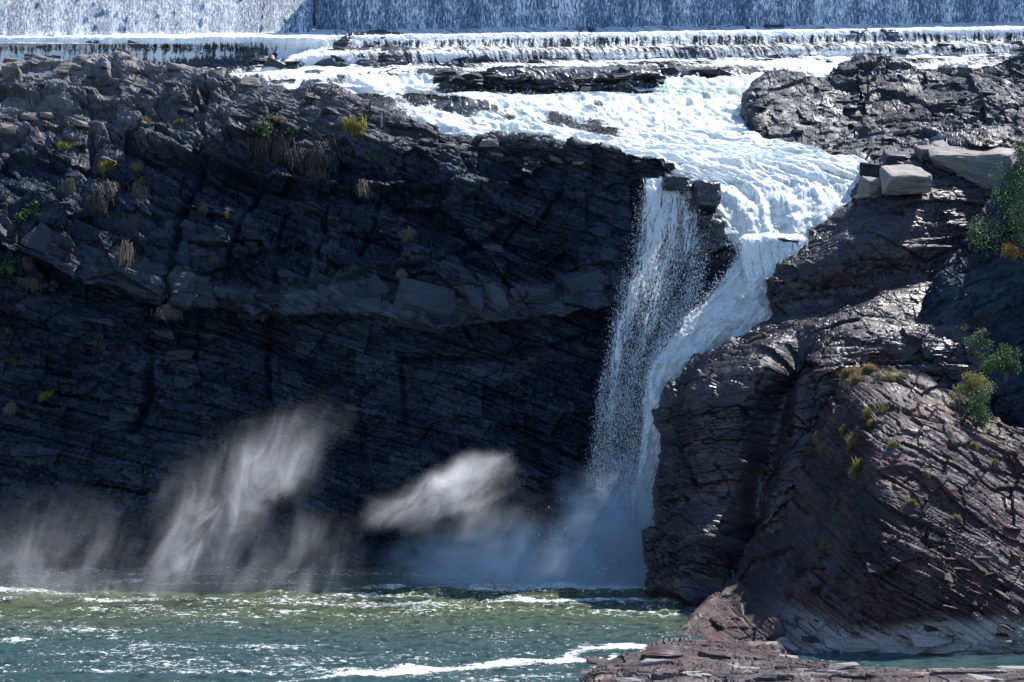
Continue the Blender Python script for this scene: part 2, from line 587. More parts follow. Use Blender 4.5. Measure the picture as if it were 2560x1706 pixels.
def cliff_form(G):
    px, py = pixel_of(G)
    wob = 9 * fbm(G * .35, 3, 61)
    px, py = px + wob, py + wob
    e = 0.75 * poly_mask(px, py, [(320, 345), (480, 382), (620, 425), (760, 458), (930, 470), (1300, 462)], 11) - .55 * poly_mask(px, py, [(320, 372), (480, 410), (620, 452), (760, 486), (930, 500), (1300, 492)], 12)
    for pts, w, k in (([(520, 395), (470, 500), (430, 640), (410, 800)], 9, 1.0), ([(640, 470), (600, 560), (560, 690)], 6, .6), ([(820, 520), (800, 640)], 5, .5), ([(720, 500), (690, 620)], 5, .5),
                      ([(1290, 560), (1120, 640), (1000, 668), (860, 700), (640, 735)], 8, .8), ([(380, 860), (370, 1000), (330, 1080)], 10, .9), ([(1000, 900), (1010, 1060)], 6, .5),
                      ([(690, 690), (670, 860), (680, 1000)], 7, .6), ([(90, 330), (10, 420)], 7, .7), ([(230, 330), (215, 440)], 7, .7), ([(510, 225), (500, 330), (480, 370)], 8, .6),
                      ([(960, 480), (900, 640)], 5, .5), ([(1400, 470), (1340, 560)], 5, .5), ([(1500, 840), (1200, 905), (1000, 900)], 7, .5)):
        e = e - k * poly_mask(px, py, pts, w)
    Q = G.astype(np.float32)
    f1, _ = facets(Q[..., 0] + Q[..., 2] * .35, Q[..., 1], Q[..., 2] + Q[..., 0] * .26, 4.2, 3.0, 1.3, 931)
    rim = np.interp(px, [r[0] for r in RIM], [r[1] for r in RIM])
    return e + f1 * sstep(900, 700, py) * sstep(10, 110, py - rim)


pxs = np.linspace(-400, 2250, 54)
rows = curve_rows([BACK, RIM, MIDS, BRINK, MIDB, BTOP, BBOT, UNDER, LOW, BASE], pxs)
rows[-1][:, 2] = -2.0
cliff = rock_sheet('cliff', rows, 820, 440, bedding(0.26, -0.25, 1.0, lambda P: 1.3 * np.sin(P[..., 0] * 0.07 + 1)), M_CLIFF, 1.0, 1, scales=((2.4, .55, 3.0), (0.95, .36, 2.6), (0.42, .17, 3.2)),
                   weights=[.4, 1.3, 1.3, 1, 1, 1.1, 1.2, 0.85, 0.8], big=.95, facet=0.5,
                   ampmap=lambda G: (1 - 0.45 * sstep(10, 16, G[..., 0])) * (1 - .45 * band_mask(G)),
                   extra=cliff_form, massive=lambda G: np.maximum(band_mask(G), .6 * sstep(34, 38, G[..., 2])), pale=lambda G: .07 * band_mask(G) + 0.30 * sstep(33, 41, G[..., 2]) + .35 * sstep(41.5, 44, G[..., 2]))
cliff['kind'] = 'structure'

# ------------------------------------------------------------------ RIVER BED above the falls and its ledges
RB = [
    [(-400, 70, 228), (780, 70, 228), (2900, 50, 230)],
    [(-400, 100, 219.5), (780, 98, 220), (800, 96, 221), (2900, 70, 224)],
    [(-400, 104, 219), (780, 101, 219.6), (800, 99, 220.6), (2900, 74, 223.6)],
    [(-400, 165, 218.5), (640, 168, 218.6), (780, 128, 219.5), (1300, 122, 220), (2900, 104, 223)],
    [(-400, 180, 214), (640, 180, 214), (780, 140, 216), (1300, 134, 216.5), (1900, 126, 218), (2900, 112, 220)],
    [(-400, 190, 213), (640, 190, 213.4), (780, 170, 215.4), (1300, 162, 215.6), (1900, 150, 217.4), (2900, 135, 219.4)],
    [(-400, 215, 209), (780, 186, 210), (1300, 182, 209), (1900, 168, 212), (2300, 160, 214), (2900, 150, 215)],
    [(-400, 250, 206), (780, 208, 207), (1150, 212, 205), (1600, 212, 205), (1900, 215, 206), (2300, 210, 208), (2900, 200, 208)],
    [(-400, 280, 200), (900, 240, 203), (1150, 240, 203), (1600, 235, 203.5), (1900, 235, 204), (2900, 240, 203)],
    [(-400, 350, 194), (900, 310, 194), (1300, 330, 194), (1900, 340, 194), (2900, 340, 194)],
    [(-400, 450, 186), (900, 400, 186), (1400, 410, 186), (1650, 420, 184), (1900, 410, 185), (2200, 440, 184), (2900, 440, 184)],
    [(-400, 520, 180), (1500, 460, 180), (1750, 460, 179), (2100, 470, 179), (2300, 480, 178), (2900, 500, 178)],
    [(-400, 640, 178), (1500, 540, 178), (1800, 600, 176), (2100, 600, 175.5), (2900, 640, 175)],
]


def island(G):
    px, py = pixel_of(G)
    c = 214 - 14 * sstep(1100, 1600, px) + 6 * np.sin(px * .013)
    e = 1.3 * np.exp(-((py - c) / 15) ** 2) * sstep(1060, 1130, px) * (1 - sstep(1600, 1680, px))
    return e + .8 * np.exp(-((px - 1780) / 70) ** 2 - ((py - 186) / 9) ** 2) + .4 * np.exp(-((px - 1160) / 60) ** 2 - ((py - 258) / 12) ** 2) - .5 * np.exp(-((px - 900) / 160) ** 2 - ((py - 260) / 40) ** 2)


pxb = np.linspace(-400, 2900, 60)
bedG = curve_rows(RB, pxb)
riverbed = rock_sheet('riverbed', bedG, 560, 180, bedding(0.05, -0.25, 1.0), M_WET, 0.75, 21, extra=island,
                      weights=[.1, .2, 1, 1, 1, 1, 1, 1, .7, .6, .4, .3], scales=((1.6, .5, 4.0), (0.7, .3, 3.5), (0.3, .12, 4)), facet=0.35, big=0.55)
riverbed['kind'] = 'structure'


def lay_flow(G):
    U = np.cumsum(np.linalg.norm(np.gradient(G, axis=1), axis=-1), axis=1)
    V_ = np.cumsum(np.linalg.norm(np.gradient(G, axis=0), axis=-1), axis=0)
    return np.stack((U, V_, 0 * U), -1)


def water_sheet(name, rows, nu, nv, mat, cover, green=None, lump=0.5, lift=0.35, seed=0, parent=None, weights=None, smooth=False, lf=0.6):
    G = lay(rows, nu, nv, weights)
    N = normals(G, 6)
    n1 = fbm(G * lf, 4, seed, 0.55, ridged=False)
    n2 = 1 - np.abs(fbm(G * lf * 2.3 + 5, 4, seed + 9, 0.6)) * 2
    fl = lay_flow(G)
    n3 = 1 - 2 * np.abs(fbm(fl * np.array([.55, .16, 1]), 3, seed + 30, .55))      # tongues running with the flow
    n4 = fbm(fl * np.array([.12, .55, 1]), 2, seed + 35)                            # lips across it
    d = lift + lump * (n1 * .8 + 0.4 * n2 + .7 * n3 + .7 * n4)
    hollow = np.clip(-(n1 * .8 + .4 * n2 + .7 * n3 + .7 * n4), -1, 1)
    G2 = G + N * d[..., None]
    du = np.linalg.norm(np.gradient(G, axis=1), axis=-1).mean(0)
    dv = np.linalg.norm(np.gradient(G, axis=0), axis=-1)
    U = np.broadcast_to(np.cumsum(np.linalg.norm(np.gradient(G, axis=1), axis=-1), axis=1), G.shape[:2])
    Vv = np.cumsum(dv, axis=0)
    me = mesh_np(name, G2, quads(nv, nu), smooth)
    attr(me, 'flow', np.stack((U, Vv, 0 * U), -1))
    u, v = np.meshgrid(np.linspace(0, 1, nu), np.linspace(0, 1, nv))
    c = cover(u, v, G2, n1) if callable(cover) else np.full(G.shape[:2], cover)
    attr(me, 'cover', c)
    attr(me, 'green', (green(u, v, G2) if green else 0) + .28 * hollow)
    o = link(name, me, parent, mat)
    SHEETS[name + '_g'] = (G2, N)
    return o


def tag(o, label=None, cat=None, group=None, kind=None):
    if label: o['label'] = label
    if cat: o['category'] = cat
    if group: o['group'] = group
    if kind: o['kind'] = kind
    return o


def empty(name, loc):
    o = bpy.data.objects.new(name, None)
    COL.objects.link(o)
    o.location = loc
    return o


def child(o, root):
    """parent o, whose mesh is in world coordinates, to an Empty at its base"""
    o.parent = root
    o.matrix_parent_inverse = root.matrix_basis.inverted()
    return o


# water over the ledges
def ledge_cover(u, v, G, n):
    px, py = pixel_of(G)
    # how far the rock is covered, ledge by ledge
    c = 0.60 + 0.08 * n + 0.10 * fbm(np.stack((G[..., 0] * .35, G[..., 2] * 1.2, 0 * px), -1), 3, 88)
    c = c + 0.30 * np.exp(-((py - (97 - (px - 800) * 0.014)) / 6) ** 2) + .2 * (1 - sstep(102, 108, py)) * (1 - sstep(700, 760, px)) - 0.12 * sstep(99, 106, py + (px - 800) * 0.012) * (1 - sstep(124, 132, py))
    c = c - 0.16 * sstep(560, 640, px) * (1 - sstep(640, 900, px)) * sstep(112, 125, py)
    c = c - 0.12 * sstep(300, 500, px) * (1 - sstep(560, 650, px)) * sstep(108, 118, py)
    big = fbm(G * np.array([0.16, 0.3, 0.9]) + 3, 3, 77)
    c = c + (0.60 * big - .06) * sstep(125, 140, py)
    # bare rocks in front of the lip
    c = c - 0.55 * sstep(1080, 1160, px) * (1 - sstep(1560, 1680, px)) * sstep(186, 200, py) * (1 - sstep(236, 246, py))
    c = c - 0.45 * sstep(1690, 1720, px) * (1 - sstep(1800, 1850, px)) * sstep(168, 176, py) * (1 - sstep(196, 204, py))
    c = c + 0.45 * sstep(236, 256, py) * (1 - .6 * np.exp(-((px - 1160) / 70) ** 2)) + .35 * sstep(206, 216, py) * (1 - sstep(1000, 1080, px))
    c = c + 0.3 * sstep(640, 700, px) * (1 - sstep(790, 850, px)) * (1 - sstep(200, 215, py))
    return c


wl_root = empty('river_cascade', (10, 205, 40))
tag(wl_root, 'white river cascade spreading over dark rock ledges below the dam', 'cascade')
o = water_sheet('ledge_water', bedG[:9], 720, 150, M_CURT, ledge_cover, lump=0.13, lift=0.2, seed=3, weights=[.05, .15, 1, 1, 1, 1, 1, 1], lf=0.9)
child(o, wl_root)


def rows_lr(defs, mid=None):
    out = []
    for L, R, py, Y in defs:
        p = np.linspace(L, R, 5)
        out.append(at(p, np.full(5, py) if not isinstance(py, tuple) else np.linspace(py[0], py[1], 5), np.full(5, Y) if not isinstance(Y, tuple) else np.linspace(Y[0], Y[1], 5)))
    return out


CASC = [(860, 1930, (214, 212), 205.5), (870, 1930, (222, 218), 204.5), (900, 1920, 238, 203), (960, 1910, 262, 199.5), (1000, 1900, 300, 195), (1080, 1900, 345, 190.5),
        (1300, 1960, 385, 186), (1520, 2120, 412, 182.5), (1620, 2210, 438, 180), (1745, 2220, 480, 178), (1775, 2200, 525, 176.2), (1780, 2130, 565, 175.2), (1795, 2080, 600, 174.4)]


def casc_cover(u, v, G, n):
    px, py = pixel_of(G)
    f_ = lay_flow(G)
    c = 1.05 + 0.45 * fbm(f_ * np.array([.45, .22, 1]), 4, 5)
    c = c + .25 * sstep(370, 400, py)
    c = c - 1.2 * sstep(1060, 1130, px) * (1 - sstep(1600, 1690, px)) * (1 - sstep(228, 238 + 8 * np.sin(px * .02), py))
    edge = np.minimum(u, 1 - u)
    c = c - 0.6 * (1 - sstep(0, 0.06, edge))
    # dark rocks showing through in the left half
    for x, y, r, k in ((1130, 258, 55, .9), (1215, 268, 45, .8), (905, 232, 35, .5), (1260, 300, 30, .6), (1190, 322, 25, .5), (1390, 300, 38, .75), (1470, 315, 45, .8), (1530, 330, 40, .6), (1040, 240, 50, .9), (1500, 262, 26, .5), (1790, 500, 50, .55), (1800, 560, 60, .75), (1830, 610, 50, .7)):
        c = c - k * np.exp(-(((px - x) / r) ** 2 + ((py - y) / (r * .6)) ** 2))
    return c


cr_root = wl_root
o = water_sheet('rapids', rows_lr(CASC), 420, 240, M_CASC, casc_cover, lump=0.50, lift=0.55, seed=11, lf=0.5, smooth=True, weights=[.6, .8, 1, 1, 1, 1, 1, 1, 1, 1, 1, 1],
                green=lambda u, v, G: 1.1 * np.exp(-((pixel_of(G)[1] - 226) / 9) ** 2) * sstep(1350, 1500, pixel_of(G)[0]) + 0.18)
child(o, wl_root)

mf_root = empty('waterfall', (12, 168, 0))
tag(mf_root, 'main white waterfall plunging down beside the purple rock ridge', 'waterfall')
MAIN = [(1800, 2070, 590, 174.5), (1838, 2030, 640, 173.2), (1785, 1985, 715, 172), (1712, 1930, 790, 171), (1648, 1880, 860, 170.4), (1598, 1830, 940, 170), (1585, 1790, 1100, 169.4),
        (1558, 1760, 1250, 169), (1530, 1740, 1400, 168.4), (1505, 1720, 1490, 168)]


def main_cover(u, v, G, n):
    c = 0.88 + 0.30 * fbm(lay_flow(G) * np.array([.8, .25, 1]), 3, 15) - 0.15 * sstep(0.45, 0.8, v)
    return c - 0.65 * (1 - sstep(0.0, 0.22, u))


o = water_sheet('water_column', rows_lr(MAIN), 190, 340, M_FALL, main_cover, lump=0.55, lift=0.1, seed=31, lf=0.6, green=lambda u, v, G: 0.2 + 0 * u)
child(o, mf_root)
CURT = [(1860, 2010, 588, 172.9), (1850, 2020, 600, 172.2), (1848, 2015, 640, 171.7), (1862, 1985, 690, 171.3), (1880, 1960, 750, 171), (1900, 1940, 800, 170.8)]
o = water_sheet('ledge_curtain', rows_lr(CURT), 90, 90, M_VEIL, lambda u, v, G, n: 0.62 + 0.2 * (1 - v) - 0.35 * sstep(.5, 1, v) - .3 * (1 - sstep(0, .1, np.minimum(u, 1 - u))), lump=0.2, lift=0.0, seed=37)
child(o, mf_root)

vf_root = empty('waterfall', (9, 171, 0))
tag(vf_root, 'thin veil of falling water against the shaded cliff, beside the main waterfall', 'waterfall')
VEIL = [(1612, 1700, 450, 174.6), (1606, 1735, 480, 173.9), (1592, 1762, 540, 173.4), (1580, 1770, 620, 172.9), (1556, 1752, 710, 172.4), (1535, 1715, 800, 172), (1518, 1675, 900, 171.6),
        (1500, 1640, 1020, 171.2), (1482, 1620, 1150, 171), (1470, 1600, 1300, 170.8)]


def veil_cover(u, v, G, n):
    c = 0.50 - 0.30 * sstep(0.35, 0.9, v) + 0.42 * fbm(np.stack((u * 5 + .6 * np.sin(v * 7), v * 2.6, 0 * u), -1), 3, 44)
    c = c - 0.4 * (1 - sstep(0, 0.14, np.minimum(u, 1 - u)))
    c = c + 0.30 * np.exp(-((u - 0.20 - .08 * np.sin(v * 9)) / 0.10) ** 2) * (1 - .6 * v) + 0.22 * (1 - sstep(0, .16, v)) * (u < .6)
    c = c + 0.20 * np.exp(-((u - 0.62 - .1 * np.sin(v * 6 + 1)) / 0.08) ** 2) * (1 - v)
    c = c - .16 * sstep(.42, .6, u) * sstep(.15, .35, v) - .07
    return c - 0.5 * sstep(0.75, 1, v)


o = water_sheet('water_veil', rows_lr(VEIL), 150, 330, M_VEIL, veil_cover, lump=0.25, lift=0.0, seed=41)
child(o, vf_root)


# flying drops
OCT = np.array([(1, 0, 0), (-1, 0, 0), (0, 1, 0), (0, -1, 0), (0, 0, 1.5), (0, 0, -1.5)], float)
OF = np.array([(0, 2, 4), (2, 1, 4), (1, 3, 4), (3, 0, 4), (2, 0, 5), (1, 2, 5), (3, 1, 5), (0, 3, 5)])
TET = np.array([(1, 0, -.5), (-.5, .87, -.5), (-.5, -.87, -.5), (0, 0, 1.3)], float)
TF = np.array([(0, 2, 1), (0, 1, 3), (1, 2, 3), (2, 0, 3)])


def drops(name, P, size, root, seed=0, tall=1.0):
    r = np.random.default_rng(seed)
    n = len(P)
    s = size * r.lognormal(0, 0.45, n)
    V = P[:, None, :] + TET[None] * s[:, None, None] * np.array([1, 1, tall])
    me = mesh_np(name, V.reshape(-1, 3), (TF[None] + 4 * np.arange(n)[:, None, None]).reshape(-1, 3))
    o = link(name, me, None, M_SPRAY)
    o['kind'] = 'stuff'
    child(o, root)
    return o


def scatter(defs, n, seed, pu=None, pv=None, spread=(.3, .5, .3)):
    G = lay(rows_lr(defs), 60, 120)
    r = np.random.default_rng(seed)
    u = (pu(r, n) if pu else r.random(n)) * 59
    v = (pv(r, n) if pv else r.random(n)) * 119
    u = np.clip(u, 0, 58.99); v = np.clip(v, 0, 118.99)
    iu, iv = u.astype(int), v.astype(int)
    fu, fv = (u - iu)[:, None], (v - iv)[:, None]
    P = G[iv, iu] * (1 - fu) * (1 - fv) + G[iv, iu + 1] * fu * (1 - fv) + G[iv + 1, iu] * (1 - fu) * fv + G[iv + 1, iu + 1] * fu * fv
    # gather the drops in strands
    keep = fbm(np.stack((u * .35, v * .05, 0 * u), -1), 3, seed) + 0.5 * fbm(np.stack((u * .9, v * .4, 0 * u), -1), 2, seed + 4) > r.random(n) * 0.9 - 0.55
    P = P[keep]
    return P + r.normal(0, 1, P.shape) * np.array(spread)


drops('spray', scatter(VEIL, 76000, 5, pv=lambda r, n: r.beta(1.5, 1.3, n)), 0.0155, vf_root, 1, 2.4)
drops('spray', np.concatenate((scatter(MAIN, 9000, 6, pu=lambda r, n: r.beta(1, 5, n)), scatter(MAIN, 14000, 8, spread=(.25, .8, .3)))), 0.022, mf_root, 2, 1.8)
_r = np.random.default_rng(55)
_b = np.array([8.5, 167.3, 0]) + _r.normal(0, 1, (5000, 3)) * np.array([4.2, 1.6, 0])
_b[:, 2] = _r.exponential(1.1, 5000)
drops('spray', _b, 0.03, mf_root, 9, 1.3)
drops('spray', scatter(CASC, 30000, 7, spread=(.3, .6, .5)), 0.030, wl_root, 3)

# ------------------------------------------------------------------ DAM
dam = empty('dam', at(1400, 90, 224))
tag(dam, 'long dam spillway with a thin blue white sheet of water running down its face', 'dam')


def dam_mats():
    m, nt, out = new_mat('spillway_water')
    q = NT(nt)
    P = q.pos()
    a = q.noise(q.vmul(P, (5.2, 2.0, 1.5)), 1.0, 6, 0.78, 0.8)
    b_ = q.noise(q.vmul(P, (0.5, 0.1, 0.07)), 1.0, 3, 0.5)
    v = q.math('ADD', a, q.math('MULTIPLY', q.math('SUBTRACT', b_, 0.5), 0.4))
    c = q.ramp(v, [(0.38, (0.018, 0.045, 0.095)), (0.50, (0.11, 0.19, 0.29)), (0.61, (0.80, 0.84, 0.88))])
    b = q.n('BsdfPrincipled')
    q.put(b.inputs['Base Color'], c)
    b.inputs['Roughness'].default_value = 0.35
    q.put(b.inputs['Normal'], q.bump(a, 1.0, 0.35))
    nt.links.new(b.outputs[0], out.inputs[0])
    return m


M_DAM = dam_mats()


def conc():
    m, nt, out = new_mat('wet_concrete')
    q = NT(nt)
    n = q.noise(q.pos(), 0.8, 6, 0.65)
    b = q.n('BsdfPrincipled')
    q.put(b.inputs['Base Color'], q.ramp(n, [(0.3, (0.10, 0.10, 0.10)), (0.7, (0.24, 0.235, 0.22))]))
    b.inputs['Roughness'].default_value = 0.6
    nt.links.new(b.outputs[0], out.inputs[0])
    return m


M_CONC = conc()


def dam_section(x0, x1, y0, y1, z0, dz, lean, foot, seed):
    """face leaning back by lean metres over dz, with a flared foot of depth foot"""
    nu, nv = 420, 70
    u = np.linspace(0, 1, nu)
    v = np.linspace(0, 1, nv)
    X = x0 + (x1 - x0) * u
    Yb = y0 + (y1 - y0) * u
    prof_y = np.interp(v, [0, .12, .25, .45, 1], [-foot, -foot * .45, -foot * .12, lean * .25, lean])
    prof_z = np.interp(v, [0, .12, .25, .45, 1], [0, .35, 1.4, dz * .38, dz])
    G = np.stack((np.broadcast_to(X, (nv, nu)), Yb[None] + prof_y[:, None], np.broadcast_to(z0 + prof_z[:, None], (nv, nu))), -1)
    d = 0.06 * fbm(G * np.array([1.4, 1, 1.2]), 3, seed)
    # faint vertical ribs where the flow splits
    for xr in rng.uniform(x0, x1, 5):
        d = d + 0.035 * np.exp(-((G[..., 0] - xr - 0.05 * (G[..., 2] - z0)) / 0.10) ** 2)
    G = G + np.array([0, -1, 0.2]) * d[..., None]
    o = link('spillway_face', mesh_np('spillway_face', G, quads(nv, nu), True), None, M_DAM)
    child(o, dam)


ft = at(785, 90, 222)
zf = 48.6
dam_section(-75, -21.6, 220.0, 223.0, zf - .9, 13, 5.0, 3.2, 5)
dam_section(-21.5, 78, 224.5, 227.5, zf + 0.15, 12, 1.4, 0.3, 6)
# end block where the two faces meet, and crest walkway slab
def box(name, lo, hi, mat, root=None):
    lo, hi = np.array(lo, float), np.array(hi, float)
    V = np.array([[(lo, hi)[(k >> i) & 1][i] for i in range(3)] for k in range(8)])
    Fc = np.array([(0, 2, 3, 1), (4, 5, 7, 6), (0, 1, 5, 4), (2, 6, 7, 3), (0, 4, 6, 2), (1, 3, 7, 5)])
    o = link(name, mesh_np(name, V, Fc), None, mat)
    if root is not None: child(o, root)
    return o


box('dam_body', (-75, 229.0, 38), (78, 236, zf + 11.8), M_CONC, dam)

# ------------------------------------------------------------------ UPPER RIGHT OUTCROP
TOPD = [(1868, 232, 198), (1890, 200, 199), (1950, 190, 200), (2060, 202, 200), (2110, 178, 200), (2160, 156, 201), (2240, 150, 201), (2310, 172, 202), (2400, 172, 202), (2490, 174, 201), (2530, 150, 200), (2600, 130, 200), (2950, 110, 200)]
D1 = [(1862, 262, 193), (1960, 240, 195), (2100, 225, 196), (2300, 215, 197), (2600, 200, 196), (2950, 190, 196)]
D2 = [(1856, 320, 189), (1960, 300, 190), (2100, 290, 191), (2300, 270, 192), (2600, 260, 191), (2950, 250, 191)]
D3 = [(1846, 372, 185.5), (1960, 385, 184), (2100, 380, 185), (2300, 350, 187), (2600, 330, 186), (2950, 320, 186)]
D4 = [(1840, 392, 184), (1960, 420, 181.5), (2130, 430, 181), (2300, 420, 183), (2600, 420, 182), (2950, 420, 182)]
D5 = [(1830, 430, 184), (1960, 470, 181.5), (2130, 480, 180), (2300, 500, 180), (2600, 520, 180), (2950, 520, 180)]
pd = np.concatenate(([1868], np.linspace(1880, 2950, 40)))
rowsD = curve_rows([[(p, y + 45, Y + 6) for p, y, Y in TOPD], TOPD, D1, D2, D3, D4, D5], pd)
# wrap the left end back into the river
for r in rowsD:
    r0 = r[0] + np.array([0.5, 7.0, -1.5])
    r[0] = r0
    r[1] = r[1] + np.array([0, .8, 0])
outcrop = rock_sheet('rock_outcrop', rowsD, 380, 180, bedding(0.06, -0.2, 1.0, lambda P: 0.9 * np.sin(P[..., 0] * .13)), M_UPPER, 0.85, 61,
                     scales=((1.9, .65, 4.5), (0.75, .38, 5), (0.3, .13, 6)), facet=0.3, big=1.5)
tag(outcrop, kind='structure')

# ------------------------------------------------------------------ PURPLE RIDGE on the right of the falls
EL = [(455, 2160, 178), (500, 2130, 176.5), (560, 2040, 174), (620, 2005, 172), (700, 1935, 170), (780, 1925, 168.5), (825, 1850, 167), (900, 1755, 166.5), (970, 1700, 166), (1030, 1665, 165.5), (1100, 1672, 165),
      (1200, 1648, 164.5), (1300, 1640, 163.5), (1360, 1620, 162.5), (1450, 1628, 160.5), (1530, 1636, 157.5), (1565, 1640, 157)]
ER = [(455, 2960, 178), (500, 2960, 178), (600, 2960, 177), (760, 2960, 174), (900, 2960, 171), (1100, 2960, 166), (1300, 2900, 160), (1565, 2900, 157)]
er = np.array(ER); el = np.array(EL)
rowsE = []
for py, L, Y in [(400, 2190, 184)] + EL:
    R, YR = float(np.interp(py, er[:, 0], er[:, 1])), float(np.interp(py, er[:, 0], er[:, 2]))
    pts = [at(L + 25, py, Y + 9), at(L + 2, py, Y + 3.0)]
    n = 9
    for k in range(n):
        t = k / (n - 1)
        px = L + (R - L) * t
        bulge = 1.8 * (1 - abs(2 * t ** .5 - 1))
        # the image row climbs to the right: beds arch over the dome
        dark = 4.5 * math.sin(min(t * 4, 1) * math.pi / 2) * min(max((py - 800) / 150, 0), 1)
        pts.append(at(px, py - 95 * math.sin(min(t * 2.2, 1) * math.pi / 2) * (1 if py < 1000 else max(0, (1450 - py) / 450)), Y + (YR - Y) * t ** .8 - bulge - dark))
    rowsE.append(pts)
for p in rowsE[-1]: p[2] = -1.5


def ridge_form(G):
    px, py = pixel_of(G)
    cleft = np.interp(py, [780, 860, 1000, 1150, 1300, 1450], [2030, 1990, 1930, 1900, 1860, 1800])
    e = 1.2 * np.exp(-((px - 1765) / 80) ** 2 - ((py - 1080) / 150) ** 2) + 1.0 * np.exp(-((px - 1740) / 80) ** 2 - ((py - 1340) / 90) ** 2)
    e = e - 2.6 * np.exp(-((px - cleft - 30 * fbm(G * .25, 2, 71)) / 46) ** 2) * sstep(780, 900, py)
    Q = G.astype(np.float32)
    f1, _ = facets(Q[..., 0] + Q[..., 2] * .3, Q[..., 1], Q[..., 2], 5.5, 4.2, 1.9, 911)
    f2, _ = facets(Q[..., 0] - Q[..., 2] * .3, Q[..., 1], Q[..., 2], 2.4, 1.7, .8, 913)
    e = e + (f1 + f2) * (.13 + .37 * sstep(760, 900, py))
    e = e + 1.0 * np.exp(-((py - 640 + (px - 2100) * .5) / 50) ** 2) * np.exp(-((px - 2150) / 180) ** 2)
    e = e - 1.1 * np.exp(-((py - 735 + (px - 2100) * .35) / 34) ** 2) * np.exp(-((px - 2120) / 200) ** 2)
    return e


def ridge_bend(P):
    return 0.010 * np.maximum(P[..., 0] - 22, 0) ** 2


ridge = rock_sheet('rock_ridge', rowsE, 390, 370, bedding(-0.32, -0.12, 1.0, ridge_bend), M_RIDGE, 0.62, 81, extra=ridge_form, massive=lambda G: .8 * sstep(820, 950, pixel_of(G)[1]), weights=[.5] + [1] * (len(rowsE) - 2),
                   scales=((2.1, .62, 5), (0.7, .40, 6), (0.26, .17, 8)), facet=0.28, big=1.0)
tag(ridge, kind='structure')

# ------------------------------------------------------------------ SHADED HILLSIDE at the right edge
GL = [(380, 2560, 170, 2900, 166), (480, 2490, 169.5, 2900, 163), (620, 2400, 168, 2900, 160), (760, 2315, 166, 2900, 158), (870, 2330, 164, 2900, 158), (960, 2350, 161.5, 2900, 157.5), (1080, 2400, 159, 2900, 157), (1250, 2430, 158, 2900, 156)]
rowsG = []
for py, L, Y, R, YR in GL:
    rowsG.append([at(L + 30, py + 5, Y + 7)] + [at(L + (R - L) * t, py, Y + (YR - Y) * t) for t in np.linspace(0, 1, 6)])
hill = rock_sheet('hillside', rowsG, 150, 200, bedding(-0.5, -0.3, 1.0), M_CLIFF, 0.8, 101, big=1.2)
tag(hill, kind='structure')

# ------------------------------------------------------------------ RED SLOPE in front, with its sharp crest
CREST = [(1640, 1630, 144), (1700, 1572, 147), (1790, 1490, 152.5), (1860, 1410, 156.5), (1900, 1290, 159.3), (1950, 1190, 160.3), (2010, 1100, 160.5), (2075, 1000, 159.5), (2110, 940, 158.5), (2180, 922, 157.5), (2290, 935, 157.5), (2400, 1000, 156.5), (2500, 1055, 155.5), (2600, 1085, 154.5), (2950, 1180, 152)]
F_S = []
cA = np.array(CREST, float)
ncol = 27
tt = np.linspace(0, 1, ncol)
seg = np.concatenate(([0], np.cumsum(np.hypot(np.diff(cA[:, 0]), np.diff(cA[:, 1])))))
cpx, cpy, cY = [np.interp(tt * seg[-1], seg, cA[:, k]) for k in range(3)]
# foot of the slope along the water
fpx = np.interp(tt, [0, .2, .45, .62, 1], [1655, 1900, 2130, 2300, 2950])
fpy = np.interp(fpx, [1655, 1800, 2000, 2300, 2560, 2950], [1640, 1650, 1640, 1655, 1660, 1640])
top = at(cpx, cpy, cY)
bot = at(fpx, fpy, 0 * fpx + 141.5)
bot[:, 2] = -0.8
bot[:, 1] = np.interp(fpx, [1655, 2000, 2560, 2950], [142.5, 140.5, 139.5, 139.5])
behind = top + np.array([1.0, 7, -2.5])
rowsF = [behind + np.array([1, 6, -5]), behind, top]
for k, (f, out) in enumerate(((.18, .35), (.4, .9), (.65, 1.6), (.85, 1.2), (.94, .4))):
    p = top * (1 - f) + bot * f
    p[:, 1] -= out
    # a broad buttress ridge runs down from the peak: left of it the rock turns away from the sun
    c_ = .51 - .02 * f
    kx = np.where(tt < c_, np.exp(-((tt - c_) / .075) ** 2), np.exp(-((tt - c_) / .22) ** 2))
    p[:, 1] -= 6.8 * kx * math.sin(math.pi * min(f + .12, 1)) ** .7
    rowsF.append(p)
rowsF.append(bot)
slope = rock_sheet('rock_slope', rowsF, 430, 290, bedding(0.44, -0.10, 1.0, lambda P: 0.4 * np.sin(P[..., 0] * .2)), M_RED, 0.62, 121, extra=lambda G: .26 * facets(G[..., 0] + G[..., 2] * .5, G[..., 1], G[..., 2] - G[..., 0] * .4, 5.0, 3.2, 1.5, 921)[0].astype(float), weights=[.2, .3, 1, 1, 1, 1, 1, 1],
                   scales=((1.7, .6, 4.5), (0.62, .38, 6), (0.24, .17, 8)), facet=0.3, big=0.8,
                   ampmap=lambda G: 0.55 + 0.45 * sstep(17, 23, G[..., 0]),
                   pale=lambda G: 1.0 * sstep(2.6, 1.2, G[..., 2] - 1.2 * fbm(G * .2, 3, 8)) * sstep(18, 24, G[..., 0]))
tag(slope, kind='structure')

